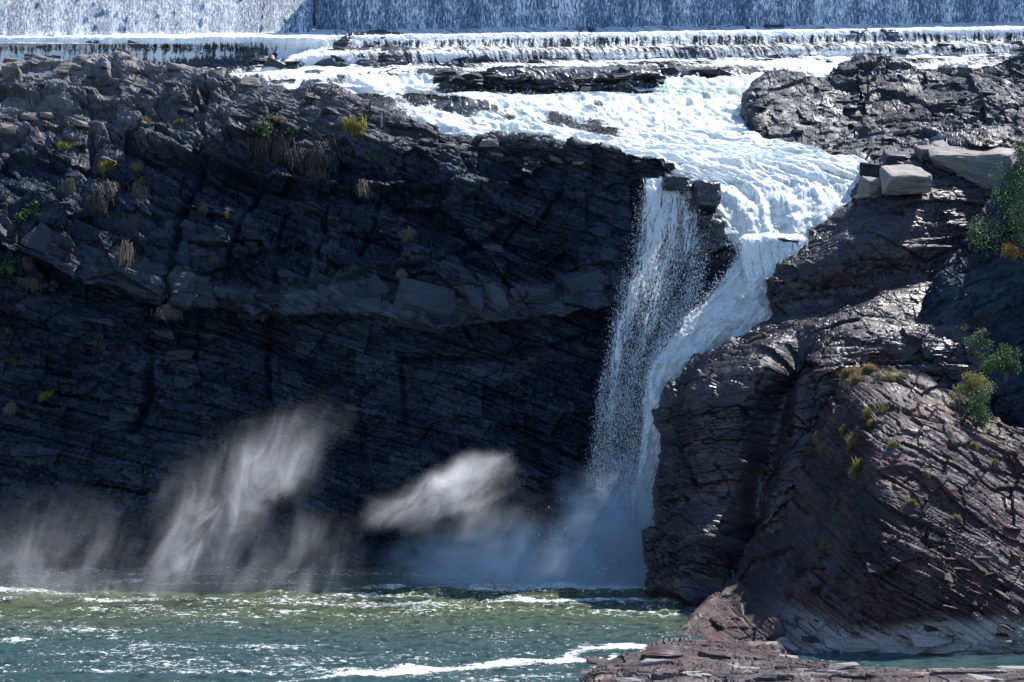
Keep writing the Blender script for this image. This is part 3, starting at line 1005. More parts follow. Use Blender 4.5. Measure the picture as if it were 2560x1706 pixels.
# ------------------------------------------------------------------ FRONT LEDGE at the bottom edge
HR = [
    [(1380, 1716, 135), (1420, 1695, 137), (1500, 1665, 139), (1600, 1648, 140), (1750, 1640, 141), (1950, 1655, 139), (2100, 1668, 137.5), (2560, 1680, 137), (2900, 1690, 137)],
    [(1380, 1712, 134.2), (1420, 1694, 135), (1500, 1652, 136.6), (1600, 1626, 138), (1690, 1616, 138.8), (1800, 1622, 138.5), (1950, 1644, 137), (2100, 1668, 135.4), (2560, 1674, 134.8), (2900, 1680, 134.6)],
    [(1380, 1730, 133), (1500, 1660, 135.4), (1600, 1640, 136.6), (1690, 1632, 137.2), (1800, 1636, 136.8), (1950, 1654, 135.5), (2100, 1670, 134.4), (2560, 1675, 133.8), (2900, 1680, 133.6)],
    [(1370, 1732, 132.2), (1500, 1672, 133.6), (1700, 1650, 134.8), (2000, 1664, 134), (2200, 1676, 133), (2900, 1682, 132.4)],
    [(1370, 1750, 131.0), (1500, 1686, 131.6), (1700, 1680, 132), (2200, 1688, 131.6), (2900, 1694, 131.2)],
    [(1360, 1775, 129), (1500, 1745, 128.5), (1800, 1738, 128), (2900, 1740, 128)],
    [(1360, 1900, 126), (1500, 1900, 125.5), (1800, 1900, 125), (2900, 1900, 125)],
]
ph = np.linspace(1380, 2900, 40)
rowsH = curve_rows(HR, ph)
rowsH[0][:, 2] = np.interp(ph, [1500, 1660, 1960, 2060], [-1, .35, .35, -1])
rowsH[0][:, 1] += np.interp(ph, [1560, 1660, 1960, 2060], [0, 2.5, 3.5, 0])
rowsH[-1][:, 2] = -1.0
for r in rowsH: r[0][2] = min(r[0][2], -0.6)
ledge = rock_sheet('rock_ledge', rowsH, 380, 120, bedding(0.10, -0.55, 1.0), M_RED, 0.38, 141, pale=lambda G: .35 * sstep(.1, .6, fbm(G * np.array([.2, .5, 1.5]), 3, 9)), scales=((0.9, .5, 6), (0.42, .42, 7), (0.2, .2, 8)), facet=0.3, big=0.6)
tag(ledge, kind='structure')

# ------------------------------------------------------------------ POOL
def pool_mat():
    m, nt, out = new_mat('river_water')
    q = NT(nt)
    P = q.pos()
    foam = q.attr('foam')
    near_k = q.attr('near_mix')
    n1 = q.noise(q.vmul(P, (0.8, 1.4, 1)), 1.0, 4, 0.6, 0.3)
    n2 = q.noise(q.vmul(P, (2.2, 4.2, 1)), 1.0, 6, 0.7, 0.2)
    n3 = q.noise(q.vmul(P, (7, 11, 1)), 1.0, 3, 0.7)
    col = q.mix(near_k, (0.090, 0.112, 0.056), (0.042, 0.090, 0.094))
    col = q.mix(q.smooth(n1, 0.45, 0.7), col, (0.010, 0.030, 0.030))
    foam_glint = q.smooth(q.math('ADD', foam, q.math('MULTIPLY', q.math('SUBTRACT', n2, 0.5), 1.7)), 0.42, 0.62)
    fl = q.noise(q.vmul(P, (1.7, 3.6, 1)), 1.0, 4, .75, .8)
    foam_glint = q.math('MAXIMUM', foam_glint, q.smooth(q.math('ADD', fl, q.math('MULTIPLY', foam, .36)), .645, .69))  # flecks: aerated crests plus sun glints painted white into the colour
    c = q.mix(foam_glint, col, (0.80, 0.83, 0.82))
    b = q.n('BsdfPrincipled')
    q.put(b.inputs['Base Color'], c)
    q.put(b.inputs['Roughness'], q.math('ADD', q.math('MULTIPLY', foam_glint, 0.5), 0.10))
    b.inputs['IOR'].default_value = 1.33
    h = q.bump(n1, 1.0, 0.9)
    h = q.bump(n2, 1.0, 0.45, h)
    h = q.bump(n3, 1.0, 0.12, h)
    q.put(b.inputs['Normal'], h)
    nt.links.new(b.outputs[0], out.inputs[0])
    return m


M_POOL = pool_mat()
ys = np.concatenate((np.linspace(-60, 120, 14), np.linspace(121, 131, 14), np.linspace(131.2, 176, 240)))
pxp = np.linspace(-420, 2800, 660)
PX, YS = np.meshgrid(pxp, ys)
XX = (PX - 1280) / F_PX * np.maximum(YS, 120)
P0 = np.stack((XX, YS, 0 * XX), -1)
wv = 0.5 * fbm(P0 * np.array([.28, .5, 1]), 2, 301) + 0.32 * fbm(P0 * np.array([.8, 1.5, 1]), 3, 303, ridged=True) * 0.6
fine_w = fbm(P0 * np.array([1.9, 3.4, 1]), 2, 305)
_, PYp = pixel_of(P0)
near_fall = np.exp(-((XX - 8) / 12) ** 2 - ((YS - 168) / 8) ** 2)
rough_band = np.exp(-((YS - 160) / 4) ** 2)
amp = 0.55 + 0.35 * rough_band + 0.35 * near_fall
Z = (wv * 0.7 + fine_w * 0.12) * amp
right_calm = sstep(24, 28, XX) * (1 - sstep(139, 146, YS))
Z = Z * (1 - 0.93 * right_calm)
P0[..., 2] = Z
# foam: streaks, a bright rough band, curling foam lines towards the ledge
st = fbm(np.stack((XX * .10, YS * .55, 0 * XX), -1), 4, 311, .6)
foam = 0.05 + 0.42 * st + 0.22 * rough_band * (.6 + 1.2 * st) * (1 - sstep(3, 14, XX)) + 0.50 * near_fall
foam = foam + 0.18 * sstep(.1, .5, wv)


def line_mask(pts, wpx, wpy=None):
    px, py = PX_, PYp
    best = np.full(px.shape, 9e9)
    for (x0, y0), (x1, y1) in zip(pts[:-1], pts[1:]):
        dx, dy = x1 - x0, (y1 - y0) * 4
        t = np.clip(((px - x0) * dx + (py - y0) * 4 * dy) / (dx * dx + dy * dy), 0, 1)
        best = np.minimum(best, np.hypot(px - x0 - t * dx, (py - y0) * 4 - t * dy))
    return np.exp(-(best / wpx) ** 2)


PX_ = pixel_of(P0)[0]
l1 = line_mask([(700, 1704), (850, 1690), (1000, 1680), (1150, 1668), (1300, 1655), (1420, 1648), (1490, 1655), (1540, 1640)], 20 + 14 * st)
l2 = line_mask([(1410, 1650), (1440, 1628), (1520, 1622), (1600, 1622), (1650, 1630)], 22 + 16 * st)
foam = foam + 0.44 * l1 + 0.48 * l2
for (x, y, w_, h_) in ((360, 1612, 55, 7), (530, 1558, 90, 4), (300, 1596, 40, 6), (600, 1565, 60, 5), (720, 1530, 50, 4), (60, 1600, 45, 5), (270, 1678, 60, 6)):
    foam = foam + 0.34 * np.exp(-((PX_ - x) / w_) ** 2 - ((PYp - y) / h_) ** 2)
foam = np.where(YS < 120, 0, foam) - 0.6 * right_calm
me = mesh_np('river', P0, quads(*P0.shape[:2]), True)
attr(me, 'foam', foam)
attr(me, 'near_mix', 1 - sstep(140, 158, YS + 3 * st))  # teal in front, lighter yellow green towards the far side
river = link('river', me, None, M_POOL)
tag(river, kind='structure')

# ground around and under everything, out to the horizon
def plain(name, z, r, mat):
    V = np.array([(-r, -r, z), (r, -r, z), (r, r, z), (-r, r, z)], float)
    o = link(name, mesh_np(name, V, np.array([(0, 1, 2, 3)])), None, mat)
    o['kind'] = 'structure'
    return o


plain('ground', -3.0, 1500, rock_mat('earth', (0.03, 0.03, 0.02), (0.06, 0.055, 0.04), (0.1, 0.09, 0.07), attrs=False))

exec_more = True
# MORE-HERE


def surf(name, px, py):
    """nearest relief vertex of a sheet to a photo pixel"""
    if name not in PIX:
        G, N = SHEETS[name]
        x, y = pixel_of(G)
        PIX[name] = (x, y, G, N)
    x, y, G, N = PIX[name]
    k = np.argmin((x - px) ** 2 + (y - py) ** 2)
    i, j = divmod(int(k), G.shape[1])
    return Vector(G[i, j]), Vector(N[i, j])


PIX = {}

# ------------------------------------------------------------------ STONES that stand out of the rock faces
import bmesh


def chunk_mesh(name, seed, chamfer=0.26, jit=0.42):
    """one angular block about 1 m across, origin at its centre"""
    r = random.Random(seed)
    bm = bmesh.new()
    for sx in (-1, 1):
        for sy in (-1, 1):
            for sz in (-1, 1):
                c = Vector((sx * (.5 - jit * r.random() * .8), sy * (.5 - jit * r.random()), sz * (.5 - jit * r.random())))
                for ax in range(3):
                    p = c.copy()
                    p[ax] *= 1 - chamfer * r.uniform(.3, 1.6)
                    bm.verts.new(p)
    g = bmesh.ops.convex_hull(bm, input=bm.verts)
    bmesh.ops.delete(bm, geom=[v for v in g['geom_interior'] if isinstance(v, bmesh.types.BMVert)], context='VERTS')
    bmesh.ops.recalc_face_normals(bm, faces=bm.faces)
    me = bpy.data.meshes.new(name)
    bm.to_mesh(me); bm.free()
    co = np.array([v.co[:] for v in me.vertices])
    attr(me, 'bed', co * 2 + seed)
    attr(me, 'tint', np.full(len(co), r.uniform(-.3, .5)))
    attr(me, 'pale', np.full(len(co), 0.0))
    return me


def chunk_set(mat, n, base):
    out = []
    for k in range(n):
        me = chunk_mesh('stone', base + k)
        me.materials.append(mat)
        out.append(me)
    return out


M_SLAB = rock_mat('slab_rock', (0.004, 0.007, 0.013), (0.011, 0.016, 0.027), (0.030, 0.036, 0.050), rough=(0.5, 0.8), lines=0.7, spec=.3)
M_RIMST = rock_mat('dry_rim_rock', (0.028, 0.027, 0.027), (0.070, 0.064, 0.058), (0.14, 0.125, 0.11), rough=(0.6, 0.9), lines=0.5)
SET_SLAB, SET_RIM, SET_DARK = chunk_set(M_SLAB, 8, 100), chunk_set(M_RIMST, 8, 200), chunk_set(M_UPPER, 8, 300)
SET_RED, SET_PALE, SET_WET = chunk_set(M_RED, 6, 400), chunk_set(M_PALE, 6, 500), chunk_set(M_WET, 6, 600)


def stone(meshes, name, loc, dims, rot, parent):
    o = bpy.data.objects.new(name, random.choice(meshes))
    COL.objects.link(o)
    o.location, o.rotation_euler, o.scale = loc, rot, dims
    o.parent = parent
    return o


R_ = random.Random(11)
# smooth thick slabs of the pale bed that crosses the cliff
x = -60
while x < 1560:
    wpx = R_.uniform(46, 190)
    c = x + wpx / 2
    yt, yb = np.interp(c, [r[0] for r in BTOP], [r[1] for r in BTOP]), np.interp(c, [r[0] for r in BBOT], [r[1] for r in BBOT])
    Yc = np.interp(c, [r[0] for r in BBOT], [r[2] for r in BBOT]) + R_.uniform(.9, 1.6)
    p = Vector(at(c, (yt + yb) / 2 + R_.uniform(-6, 6), Yc))
    dy = np.interp(c + 40, [r[0] for r in BBOT], [r[1] for r in BBOT]) - np.interp(c - 40, [r[0] for r in BBOT], [r[1] for r in BBOT])
    stone(SET_SLAB, 'rock_slab', p, (wpx / 29 * .95, 2.2, (yb - yt) / 29 * R_.uniform(.7, 1.35)), (R_.uniform(-.35, .2), math.atan2(dy, 80) + R_.uniform(-.2, .2), R_.uniform(-.35, .35)), cliff)
    x += wpx * R_.uniform(.85, 1.1)
# blocks along the rim of the cliff
x = -40
while x < 1680:
    wpx = R_.uniform(18, 52) * (1.1 if x < 700 else .7)
    y = float(np.interp(x, [r[0] for r in RIM], [r[1] for r in RIM]))
    p, n = surf('cliff', x, y + R_.uniform(4, 26))
    w = wpx / 27
    stone(SET_RIM if x < 760 or R_.random() < .25 else SET_DARK, 'rock_block', p, (w, w * R_.uniform(.6, 1), w * R_.uniform(.3, .62)), (R_.uniform(-.25, .25), R_.uniform(-.1, .45), R_.uniform(-.5, .5)), cliff)
    x += wpx * R_.uniform(.6, 1.3)
# sunlit blocks on the shelf, and scattered blocks over the lit slope
for px, py, w in ((8, 296, 1.1), (75, 300, 1.9), (120, 296, 1.6), (178, 304, 1.7), (206, 316, 1.4), (60, 172, 2.4), (110, 165, 2.6), (310, 150, 2.6), (170, 175, 2.0), (360, 165, 1.8), (440, 176, 1.6), (540, 190, 2.0), (25, 330, 2.2), (30, 190, 2.6)):
    p, n = surf('cliff', px, py)
    stone(SET_RIM, 'rock_block', p + n * .2, (w, w * .8, w * .62), (R_.uniform(-.2, .1), R_.uniform(0, .3), R_.uniform(-.3, .3)), cliff)
for k in range(70):
    px = R_.uniform(-30, 1600)
    yr, yb = float(np.interp(px, [r[0] for r in RIM], [r[1] for r in RIM])), float(np.interp(px, [r[0] for r in BRINK], [r[1] for r in BRINK]))
    p, n = surf('cliff', px, R_.uniform(yr + 15, max(yb, yr + 60)))
    w = R_.uniform(.5, 1.5)
    stone(SET_DARK if R_.random() < .75 else SET_RIM, 'rock_block', p, (w * 1.4, w, w * .5), (R_.uniform(-.2, .2), R_.uniform(.0, .35), R_.uniform(-.5, .5)), cliff)
# blocks standing proud of the shaded wall
for k in range(70):
    px, py = R_.uniform(-20, 1500), R_.uniform(470, 1400)
    p, n = surf('cliff', px, py)
    w = R_.uniform(.6, 1.9)
    stone(SET_DARK if py > 850 else SET_SLAB, 'rock_block', p - n * .15, (w * 1.5, w * .7, w * R_.uniform(.35, .8)), (R_.uniform(-.2, .2), R_.uniform(-.05, .35), R_.uniform(-.3, .3)), cliff)
# top of the outcrop
x = 2230
while x < 2600:
    wpx = R_.uniform(24, 60)
    p, n = surf('rock_outcrop', x, float(np.interp(x, [r[0] for r in TOPD], [r[1] for r in TOPD])) + 12)
    stone(SET_RIM, 'rock_block', p, (wpx / 26, 1.2, wpx / 26 * .6), (0, R_.uniform(-.1, .1), R_.uniform(-.3, .3)), outcrop)
    x += wpx * .95
for k in range(60):
    p, n = surf('rock_outcrop', R_.uniform(1880, 2560), R_.uniform(200, 400))
    w = R_.uniform(.4, 1.3)
    stone(SET_DARK if R_.random() < .7 else SET_RIM, 'rock_block', p, (w * 1.7, w, w * .4), (R_.uniform(-.1, .1), R_.uniform(-.12, .12), R_.uniform(-.4, .4)), outcrop)
# ledge rocks among the water of the river bed
for px, py, w in ((665, 150, 1.8), (690, 162, 1.9), (720, 158, 1.6), (800, 138, 1.7), (815, 160, 1.8), (845, 150, 1.3), (870, 170, 1.5), (1010, 195, 1.5), (1050, 200, 1.8), (1085, 205, 1.8), (1150, 152, 1.3), (1210, 150, 1.2),
                  (1340, 160, 1.4), (1395, 178, 1.7), (1560, 178, 1.1), (1640, 168, 1.6), (1655, 150, 1.1), (1770, 190, 2.4), (1725, 196, 2.0), (1810, 186, 1.8), (1930, 150, 1.6), (2010, 144, 1.2), (2170, 136, 1.7), (2185, 142, 1.5),
                  (2250, 134, 1.1), (2370, 122, 2.0), (2385, 128, 1.5), (2480, 146, 1.0), (2535, 116, 1.9), (2555, 122, 1.8), (940, 198, 1.2), (1290, 196, 1.2), (2080, 160, 1.0), (2440, 155, 1.2)):
    p, n = surf('riverbed', px, py)
    stone(SET_WET, 'rock_block', p + Vector((0, 0, .05)), (w * 1.7, w * 1.2, w * .65), (0, R_.uniform(-.15, .15), R_.uniform(-.4, .4)), riverbed)
for k in range(46):
    px = R_.uniform(1090, 1680)
    p, n = surf('riverbed', px, 205 + R_.uniform(-14, 22) + 10 * math.sin(px * .01))
    w = R_.uniform(.7, 2.2)
    stone(SET_DARK, 'rock_block', p + Vector((0, 0, .15)), (w * 1.9, w * 1.2, w * .45), (R_.uniform(-.1, .1), R_.uniform(-.12, .12), R_.uniform(-.4, .4)), riverbed)


# ------------------------------------------------------------------ BOULDERS
def boulder(name, label, loc, dims, rot, seed, mat, chamf=.24, amp=.09, layers=6.0, rnd=1):
    bm = bmesh.new()
    src = chunk_mesh('tmp', seed, chamf, .30)
    bm.from_mesh(src); bpy.data.meshes.remove(src)
    bmesh.ops.triangulate(bm, faces=bm.faces)
    bmesh.ops.subdivide_edges(bm, edges=bm.edges, cuts=6, use_grid_fill=True)
    for _ in range(rnd):
        bmesh.ops.smooth_vert(bm, verts=bm.verts, factor=.5, use_axis_x=True, use_axis_y=True, use_axis_z=True)
    me = bpy.data.meshes.new(name)
    bm.normal_update()
    co = np.array([v.co[:] for v in bm.verts]); no = np.array([v.normal[:] for v in bm.verts])
    q_ = co * np.array(dims)
    d = amp * (fbm(q_ * .6 + seed, 4, seed) * 1.0 + (h3(np.floor(q_[:, 2] * layers / 3 + fbm(q_ * .3, 2, 3)), np.zeros(len(q_)), np.zeros(len(q_)), seed) - .5) * .8)
    co2 = q_ + no * (d * min(dims))[:, None]
    for v, c in zip(bm.verts, co2): v.co = c
    bm.to_mesh(me); bm.free()
    attr(me, 'bed', q_)
    attr(me, 'tint', 0.2 * fbm(q_ * .5, 2, 5))
    attr(me, 'pale', np.zeros(len(q_)))
    me.materials.append(mat)
    o = bpy.data.objects.new(name, me); COL.objects.link(o)
    o.location, o.rotation_euler = loc, rot
    tag(o, label, 'boulder')
    return o


boulder('boulder', 'big pale flat topped boulder at the top of the purple ridge, near the right edge', at(2445, 412, 176.5), (9.2, 6, 3.8), (.32, .16, -.1), 5, M_PALE)
boulder('boulder', 'smaller pale block with a lit flat face beside the rapids', at(2255, 446, 172.5), (4.6, 4, 2.2), (.35, .04, .05), 9, M_PALE)
boulder('boulder', 'short grey brown block wedged left of the pale block at the rapids', at(2180, 472, 173.5), (1.7, 2.6, 2.2), (.1, .1, .35), 12, M_RIMST)
boulder('boulder', 'long dark slab lying above the smaller pale block at the water', at(2255, 402, 178), (4.6, 3, 1.8), (.1, .06, .1), 41, M_UPPER, .24, .12)
boulder('boulder', 'narrow brown block leaning against the big pale boulder on its left', at(2318, 392, 177.5), (2.2, 2.6, 2.0), (.15, -.1, .2), 44, M_RIMST, .24, .12)
boulder('boulder', 'dark block at the water between the outcrop and the pale blocks', at(2185, 428, 178), (2.8, 3, 1.6), (.1, .05, -.1), 47, M_UPPER, .24, .12)
boulder('boulder', 'dark rounded rock dividing the thin veil from the main waterfall', at(1762, 484, 173.4), (2.8, 3, 4.0), (.05, .1, .1), 15, M_WET, .42, .13, 6.0, 9)
boulder('boulder', 'dark flat topped rock at the head of the thin veil', at(1690, 455, 174.2), (2.9, 3, 1.7), (.1, -.05, .1), 18, M_WET, .42, .13, 6.0, 9)
boulder('boulder', 'tall black rock in the gap between the two waterfalls', at(1772, 590, 174.0), (2.8, 2.6, 5.5), (.0, -.12, .1), 21, M_WET, .42, .13, 6.0, 9)
boulder('boulder', 'wet black ledge rock under the curtain of water in the main waterfall', at(1930, 610, 173.4), (5.6, 3.4, 1.7), (.08, -.03, .05), 25, M_WET, .42, .13, 6.0, 9)

# pale washed stones at the foot of the red slope
for k in range(46):
    px = 1830 + 760 * R_.random() ** .9
    z = R_.uniform(-.2, 1.5)
    p, n = surf('rock_slope', px, 1655 - z * 36)
    w = R_.uniform(.6, 2.6)
    stone(SET_PALE if px > 1900 else SET_RED, 'rock_block', p + n * .02, (w * 1.6, w * .8, w * .38), (R_.uniform(.2, .6), R_.uniform(-.1, .2), R_.uniform(-.4, .4)), slope)
for k in range(70):
    px = R_.uniform(1950, 2600)
    p, n = surf('rock_slope', px, R_.uniform(1380, 1600))
    w = R_.uniform(.3, 1.3)
    stone(SET_RED, 'rock_block', p - n * .05, (w * 1.6, w, w * .4), (R_.uniform(-.3, .5), R_.uniform(-.1, .5), R_.uniform(-.8, .8)), slope)
for k in range(60):
    px = R_.uniform(1450, 2560)
    p, n = surf('rock_ledge', px, 1640 + R_.uniform(0, 60) + (20 if px > 2000 else 0))
    w = R_.uniform(.3, 1.2)
    stone(SET_RED if R_.random() < .6 else SET_PALE, 'rock_block', p - n * .1, (w * 2.4, w, w * .4), (R_.uniform(-.1, .1), R_.uniform(-.1, .1), R_.uniform(-.2, .2)), ledge)


# ------------------------------------------------------------------ PLANTS
def leaf_mat(name, c1, c2, transl=.35):
    m, nt, out = new_mat(name)
    q = NT(nt)
    c = q.ramp(q.noise(q.pos(), 2.2, 3, .6), [(.35, c1), (.65, c2)])
    b = q.n('BsdfPrincipled'); q.put(b.inputs['Base Color'], c); b.inputs['Roughness'].default_value = .6
    t = q.n('BsdfTranslucent'); q.put(t.inputs[0], c)
    ms = q.n('MixShader'); ms.inputs[0].default_value = transl
    nt.links.new(b.outputs[0], ms.inputs[1]); nt.links.new(t.outputs[0], ms.inputs[2]); nt.links.new(ms.outputs[0], out.inputs[0])
    return m


M_HANG = leaf_mat('shade_dimmed_straw', (0.05, 0.042, 0.026), (0.12, 0.10, 0.06))  # straw colour darkened for the tufts that hang in shade
M_STRAW = leaf_mat('straw_grass', (0.12, 0.10, 0.05), (0.26, 0.21, 0.10))
M_GREEN = leaf_mat('green_leaves', (0.020, 0.055, 0.018), (0.06, 0.11, 0.03))
M_LIME = leaf_mat('yellow_green_leaves', (0.08, 0.09, 0.022), (0.26, 0.23, 0.06))
M_BROWN = leaf_mat('brown_grass', (0.028, 0.022, 0.018), (0.075, 0.055, 0.040))
M_ORANGE = leaf_mat('orange_leaves', (0.22, 0.11, 0.02), (0.30, 0.19, 0.04))


def blades(name, n, size, hang, mat, seed, spread=.3):
    r = np.random.default_rng(seed)
    root = r.normal(0, spread * size * .5, (n, 3)) * np.array([1, .25, .5])
    root = root + r.normal(0, .2, (6, 3))[r.integers(0, 6, n)] * np.array([1, .2, .8])
    ang = r.uniform(0, 2 * math.pi, n)
    L = size * r.uniform(.25, 1.1, n)
    side = np.stack((np.cos(ang), -np.abs(np.sin(ang)), 0 * ang), -1)
    up = np.array([0, -.1, 1.0])
    k1 = .35
    p0 = root
    p1 = p0 + (up * (.5 if hang else .6) + side * k1) * (L * (.35 if hang else .6))[:, None]
    p2 = p1 + (side * .4 + (np.array([0, -.1, -1.2]) if hang else np.array([0, 0, .6]))) * (L * (.6 if hang else .5))[:, None]
    w = np.stack((-np.sin(ang), np.cos(ang), 0 * ang), -1) * (.008 + .008 * r.random(n))[:, None]
    w[:, 0] = np.abs(w[:, 0]) + .006
    V = np.stack((p0 - w, p0 + w, p1 + w, p1 - w, p2 + w * .3, p2 - w * .3), 1).reshape(-1, 3)
    base = 6 * np.arange(n)[:, None]
    Fc = np.concatenate((base + np.array([0, 1, 2, 3]), base + np.array([3, 2, 4, 5])))
    me = mesh_np(name, V, Fc)
    me.materials.append(mat)
    return me


def leaves(name, n, dims, mat, seed, leaf=.09, clumps=9):
    r = np.random.default_rng(seed)
    c = r.normal(0, .33, (clumps, 3)) * dims
    rad = r.uniform(.18, .34, clumps)
    k = r.integers(0, clumps, n)
    v = r.normal(0, 1, (n, 3)); v /= np.linalg.norm(v, axis=1, keepdims=True)
    P = c[k] + v * (rad[k] * r.uniform(.4, 1.1, n))[:, None] * dims
    a = r.normal(0, 1, (n, 3)); a /= np.linalg.norm(a, axis=1, keepdims=True)
    b = np.cross(a, r.normal(0, 1, (n, 3))); b /= np.linalg.norm(b, axis=1, keepdims=True)
    s = leaf * r.uniform(.6, 1.3, n)[:, None]
    V = np.stack((P - a * s, P - b * s * .5, P + a * s, P + b * s * .5), 1).reshape(-1, 3)
    me = mesh_np(name, V, 4 * np.arange(n)[:, None] + np.array([0, 1, 2, 3]))
    me.materials.append(mat)
    return me


TUFT = {'straw': [blades('blades', 260, .95, False, M_STRAW, k) for k in range(3)], 'brown': [blades('blades', 420, .8, True, M_BROWN, 10 + k, .5) for k in range(3)],
        'lime': [blades('blades', 240, 1, False, M_LIME, 20 + k) for k in range(3)], 'hang': [blades('blades', 300, .85, True, M_HANG, 30 + k, .3) for k in range(2)],
        'green': [leaves('foliage', 420, np.array([1, .6, .8]), M_GREEN, 40 + k, .06) for k in range(3)], 'limeleaf': [leaves('foliage', 300, np.array([1, .6, .8]), M_LIME, 50 + k, .06) for k in range(2)]}
KIND = {'straw': ('grass_tuft', 'straw yellow grass tuft'), 'brown': ('grass_tuft', 'brown dry grass tuft hanging'), 'lime': ('grass_tuft', 'yellow green grass tuft'),
        'hang': ('grass_tuft', 'pale dry grass tuft drooping'), 'green': ('leafy_plant', 'small dark green leafy plant'), 'limeleaf': ('leafy_plant', 'small yellow green leafy plant')}
CLIFF_T = [
    (265, 432, 1.5, 'lime', 'on the left part of the cliff, the tallest yellow one'), (262, 455, 1.2, 'limeleaf', 'below the tall yellow tuft'), (268, 480, 2.3, 'brown', 'under the yellow plant at left'),
    (240, 520, 2.0, 'brown', 'in the hollow left of the long joint'), (350, 425, 1.0, 'straw', 'on top of the block right of the yellow plant'), (352, 455, 1.2, 'limeleaf', 'beneath the straw tuft on the block'),
    (350, 490, 2.0, 'hang', 'down the block beside the long joint'), (158, 375, .9, 'lime', 'below the sunlit blocks at far left'), (212, 390, .9, 'limeleaf', 'under the sunlit shelf at left'),
    (168, 470, 1.8, 'hang', 'on the shaded wall near the left edge'), (80, 530, 1.9, 'green', 'in the shade at far left above the slab'), (300, 545, 1.0, 'green', 'among brown grass left of the joint'),
    (315, 635, 2.2, 'hang', 'just above the pale slabs at left'), (345, 560, 1.4, 'brown', 'below the drooping pale grass, left of the joint'),
    (22, 660, 2.4, 'green', 'largest one at the left edge beneath the slab'), (78, 700, 2.0, 'hang', 'beside the green plant at the left edge'), (70, 655, 1.3, 'brown', 'above the pale tuft at the left edge'),
    (130, 712, 1.2, 'green', 'right of the pale tuft at the left edge'), (425, 768, 2.0, 'hang', 'below the slab band where it dips'), (8, 830, 1.6, 'green', 'low on the left edge, mid height'),
    (30, 915, 1.4, 'green', 'low on the left edge above the mist'), (118, 995, 1.1, 'lime', 'low on the left wall above the mist'), (28, 1018, 1.2, 'hang', 'lowest at the left edge above the mist'),
    (250, 850, 1.3, 'green', 'on the lower left wall below the slabs'), (1012, 585, 1.9, 'hang', 'alone in the middle of the shaded wall'), (1003, 690, 1.0, 'hang', 'touching the slab band in the middle'),
    (508, 520, 1.4, 'hang', 'right of the long joint'), (575, 545, .7, 'straw', 'on a shaded ledge right of the long joint'), (530, 650, 1.2, 'brown', 'above the slab band, right of the joint'),
    (665, 315, 2.4, 'green', 'the broadest one under the brink'), (705, 300, 1.1, 'limeleaf', 'sunlit atop the dark green plant under the brink'), (735, 335, 1.4, 'green', 'right beside the broad one under the brink'),
    (890, 330, 1.7, 'lime', 'spread on the brink right of the bushes'), (650, 365, 2.2, 'brown', 'beneath the broad green plant'), (700, 375, 2.3, 'brown', 'in the middle of the brown patch'),
    (745, 390, 2.2, 'brown', 'right of the middle of the brown patch'), (790, 400, 2.4, 'brown', 'low in the brown patch'), (835, 375, 2.0, 'brown', 'at the right end of the brown patch'),
    (800, 430, 2.2, 'brown', 'lowest of the brown patch under the brink'), (910, 470, 1.6, 'hang', 'right of and below the brown patch'), (450, 312, .7, 'lime', 'on the shadow line of the slope'),
    (930, 390, 1.3, 'green', 'on the shaded wall below the yellow grass'), (980, 420, 1.3, 'brown', 'on the shaded wall under the rim, mid cliff'), (368, 308, .6, 'straw', 'tiny, on the lit slope at left'),
]
for px, py, s, kd, where in CLIFF_T:
    p, n = surf('cliff', px, py)
    me = random.choice(TUFT[kd])
    t = empty(KIND[kd][0], p + n * .12)
    t.scale = (s * R_.uniform(.7, 1.3), s, s * R_.uniform(.7, 1.15))
    t.rotation_euler = (0, R_.uniform(-.3, .3), R_.uniform(-.6, .6))
    link(me.name.split('.')[0], me, t)
    tag(t, KIND[kd][1] + ' ' + where, 'plant' if 'leafy' in KIND[kd][0] else 'grass', 'plants growing on the cliff')
SLOPE_T = [(2092, 1062, 'straw', .9, 'upper left of the scattered ones on the crest edge'), (2112, 1085, 'lime', .8, 'just under the upper left straw tuft'), (2142, 1105, 'straw', .9, 'in the thick of the group below the crest'),
           (2150, 1172, 'lime', 1.1, 'largest of the low ones, at the turn of the slope'), (2052, 1100, 'straw', .8, 'on the dark side of the crest edge'), (2165, 1040, 'lime', .9, 'high on the slope below the turf'),
           (2205, 1030, 'straw', .8, 'highest on the sunlit side below the turf'), (2062, 1130, 'lime', .7, 'on the dark side, under a straw tuft'), (2100, 1290, 'hang', .9, 'drooping on the dark lower face'),
           (2090, 1262, 'straw', .6, 'just above the drooping tuft on the dark face'), (2125, 1130, 'lime', .8, 'between the crest edge and the largest low tuft'), (2180, 1065, 'lime', .7, 'on the sunlit side near the top'),
           (2030, 1130, 'straw', .7, 'second from the left on the crest edge'), (2010, 1145, 'lime', .7, 'leftmost on the crest edge'), (2140, 1195, 'straw', .8, 'right under the largest low tuft'),
           (2275, 1260, 'lime', .6, 'alone in the middle of the sunlit slope'), (2395, 1300, 'straw', .6, 'alone on the lower sunlit slope'), (2490, 1160, 'straw', .6, 'far out on the sunlit slope near the right edge'),
           (2060, 1370, 'lime', .6, 'lowest of all, on the dark face'), (2430, 1120, 'lime', .7, 'below the compact dark green shrub'), (2350, 1000, 'straw', .9, 'left of the two shrubs, on the crest'),
           (2230, 1120, 'lime', .6, 'inside the sunlit slope, right of the group'), (2320, 1190, 'straw', .5, 'tiny, on the upper middle of the sunlit slope')]
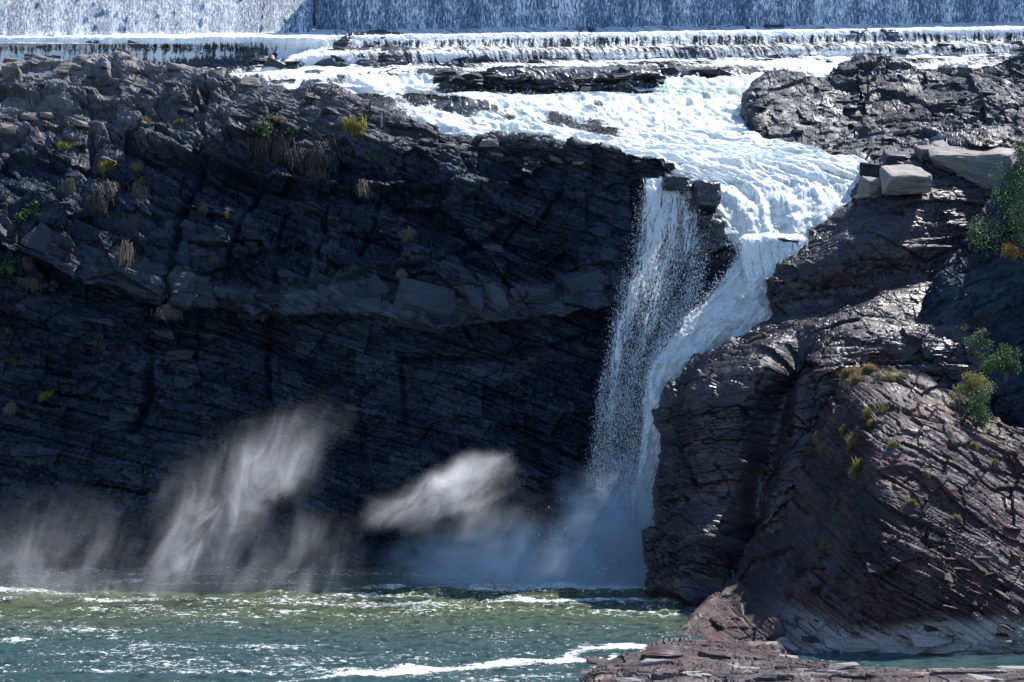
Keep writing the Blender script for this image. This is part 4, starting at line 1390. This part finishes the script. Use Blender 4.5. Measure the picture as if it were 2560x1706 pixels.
for px, py, kd, s_, where in SLOPE_T:
    p, n = surf('rock_slope', px, py)
    t = empty('grass_tuft', p)
    t.scale = (s_ * R_.uniform(.8, 1.3), s_, s_ * R_.uniform(.9, 1.3))
    t.rotation_euler = (0, R_.uniform(-.3, .3), R_.uniform(-.6, .6))
    link('blades', random.choice(TUFT[kd]), t)
    tag(t, {'straw': 'straw', 'lime': 'yellow green', 'hang': 'pale'}[kd] + ' grass tuft ' + where, 'grass', 'grass tufts on the red rock slope')
TV, TFc, nb = [], [], 0
for k in range(34):
    px = 2090 + k * 5.2
    p, n = surf('rock_slope', px, 938 + R_.uniform(-14, 26))
    src = random.choice(TUFT['straw' if k % 3 else 'hang'])
    v = np.array([q_.co[:] for q_ in src.vertices]) * R_.uniform(.6, 1.2) * np.array([1, 1, .75])
    TV.append(v + np.array(p[:]))
    TFc.append(np.array([q_.vertices[:] for q_ in src.polygons]) + nb)
    nb += len(v)
tag(link('dry_turf', mesh_np('dry_turf', np.concatenate(TV), np.concatenate(TFc)), None, M_STRAW), 'straw coloured dry turf growing along the top of the red rock crest', kind='stuff')


def bush(label, loc, dims, n, mat, leaf, seed, stems=5):
    root = empty('bush', Vector(loc) - Vector((0, 0, dims[2] * .6)))
    tag(root, label, 'bush')
    me = leaves('foliage', n, np.array(dims), mat, seed, leaf, 14)
    me.transform(__import__('mathutils').Matrix.Translation((0, 0, dims[2] * .6)))
    link('foliage', me, root)
    r = random.Random(seed)
    V, Fc = [], []
    for k in range(stems):
        tip = Vector((r.uniform(-.35, .35) * dims[0], r.uniform(-.3, .3) * dims[1], dims[2] * r.uniform(.6, 1.0)))
        b = len(V)
        for q_, rad in ((Vector((0, 0, -.3)), .05), (tip * .5 + Vector((.05, 0, 0)), .035), (tip, .012)):
            for j in range(4):
                a = j * math.pi / 2
                V.append(q_ + Vector((math.cos(a) * rad, math.sin(a) * rad, 0)))
        for lv in range(2):
            for j in range(4):
                Fc.append((b + lv * 4 + j, b + lv * 4 + (j + 1) % 4, b + lv * 4 + 4 + (j + 1) % 4, b + lv * 4 + 4 + j))
    me = mesh_np('stem', np.array([v[:] for v in V]), np.array(Fc))
    me.materials.append(M_BARK)
    link('stem', me, root)


M_BARK = leaf_mat('bark', (.05, .035, .025), (.09, .07, .05), 0.02)
bush('large dark green shrub on the shaded hillside at the right edge', at(2566, 515, 164.5), (4.0, 3, 7.0), 9000, M_GREEN, .085, 3)
bush('orange leaved shrub at the foot of the large dark green shrub', at(2535, 625, 164), (1.5, 1.2, 1.1), 1200, M_ORANGE, .07, 5)
bush('yellow green shrub behind the red rock crest', at(2442, 952, 154.6), (2.8, 1.6, 2.4), 3200, M_LIME, .075, 7)
bush('compact dark green shrub below the yellow green shrub', at(2450, 1035, 153.4), (2.2, 1.8, 2.4), 4200, M_GREEN, .075, 9)
bush('dark green shrub in the shade above the yellow green shrub', at(2515, 905, 158), (2.4, 1.6, 2.2), 3600, M_GREEN, .08, 11)


bush('small dim shrub low in the shaded hollow above the red crest', at(2440, 850, 159), (2.2, 1.4, 1.6), 1500, M_GREEN, .07, 17)
boulder('boulder', 'rounded red brown rock on the front ledge beside the foam line', at(1655, 1640, 136.4), (3.4, 2, 1.1), (.1, -.05, .1), 31, M_RED, .3, .12, 6, 4)
boulder('boulder', 'low red rock lying right of the rounded one on the front ledge', at(1790, 1642, 136.2), (2.8, 1.8, .9), (.1, .08, -.1), 34, M_RED, .3, .12, 6, 4)

# ------------------------------------------------------------------ MIST
def mist(name, lo, hi, blobs, dens, label, seed=0, shear=0.5, contrast=(.45, .75), color=(1, 1, 1), stretch=(.55, .3, .16), step=None):
    lo, hi = np.array(lo, float), np.array(hi, float)
    V = np.array([[(lo, hi)[(k >> i) & 1][i] for i in range(3)] for k in range(8)])
    Fc = np.array([(0, 2, 3, 1), (4, 5, 7, 6), (0, 1, 5, 4), (2, 6, 7, 3), (0, 4, 6, 2), (1, 3, 7, 5)])
    m, nt, out = new_mat(name + '_air')
    q = NT(nt)
    P = q.pos()
    warp = q.n('TexNoise'); q.put(warp.inputs['Vector'], P); warp.inputs['Scale'].default_value = .22; warp.inputs['Detail'].default_value = 2
    wv_ = q.vmul(q.vadd(warp.outputs['Color'], (-.5, -.5, -.5)), (5, 2, 5))
    Pw = q.vadd(P, wv_)
    tot = None
    for (cx, cy, cz), (rx, ry, rz), k, lean in blobs:
        d = q.vadd(Pw, (-cx, -cy, -cz))
        sx = q.n('SeparateXYZ'); q.put(sx.inputs[0], d)
        xx = q.math('SUBTRACT', sx.outputs[0], q.math('MULTIPLY', sx.outputs[2], lean))
        cb = q.n('CombineXYZ'); q.put(cb.inputs[0], xx); q.put(cb.inputs[1], sx.outputs[1]); q.put(cb.inputs[2], sx.outputs[2])
        ln = q.n('VectorMath', operation='LENGTH'); q.put(ln.inputs[0], q.vmul(cb.outputs[0], (1 / rx, 1 / ry, 1 / rz)))
        f = q.math('MULTIPLY', q.smooth(ln.outputs['Value'], 1.0, 0.0), k)
        tot = f if tot is None else q.math('ADD', tot, f)
    # wisps drawn out along the wind
    sx = q.n('SeparateXYZ'); q.put(sx.inputs[0], P)
    cb = q.n('CombineXYZ'); q.put(cb.inputs[0], q.math('SUBTRACT', sx.outputs[0], q.math('MULTIPLY', sx.outputs[2], shear))); q.put(cb.inputs[1], sx.outputs[1]); q.put(cb.inputs[2], sx.outputs[2])
    w1 = q.noise(q.vadd(q.vmul(cb.outputs[0], stretch), (seed, seed, seed)), 1.0, 6, .62, 1.2)
    dn = q.math('MULTIPLY', tot, q.math('ADD', q.math('MULTIPLY', q.smooth(w1, *contrast), 1.0), .06))
    v = q.n('VolumePrincipled')
    v.inputs['Color'].default_value = (*color, 1)
    v.inputs['Anisotropy'].default_value = .25
    q.put(v.inputs['Density'], q.math('MULTIPLY', dn, dens))
    nt.links.new(v.outputs[0], out.inputs['Volume'])
    o = link(name, mesh_np(name, V, Fc), None, m)
    tag(o, label, kind='stuff')
    return o


mist('mist', (-48, 155, -.3), (-6, 167, 21), [((-38, 161, 1), (12, 5, 9), .8, .1), ((-25, 161, 2), (7, 5, 12), 1.3, .25), ((-19.5, 161, 10), (5.5, 4.5, 7), 1.5, .6), ((-17, 161, 1), (7, 5, 7), .7, .1), ((-28, 161, 0), (20, 5, 4), .35, 0)], .145,
     'grey sunlit mist drifting off the water before the shaded cliff', 3, .32, contrast=(.40, .74), stretch=(.44, .25, .19))
mist('mist', (-17, 156, 0), (5, 166, 15), [((-7.8, 161, 7.0), (5, 4, 3.0), .8, .7), ((-4.5, 161, 8.6), (5.5, 4, 3.2), 1.6, .5), ((-2.5, 161, 5.5), (7, 4, 4), .35, .3)], .26,
     'bright curl of sunlit mist left of the waterfall foot', 9, .6, contrast=(.36, .74), stretch=(.35, .25, .35))
mist('mist', (-14, 161, -.3), (15, 170.5, 14), [((9, 166.5, 1), (8, 4.5, 10), 1.6, -.1), ((2, 165.5, 0), (15, 5, 7), 1.1, .0)], 1.15,
     'blue shaded spray cloud at the foot of the waterfalls', 5, .1, (.3, .8), (.74, .90, 1), stretch=(.3, .3, .3))  # volume tinted blue for the shade it stands in; spray itself is white
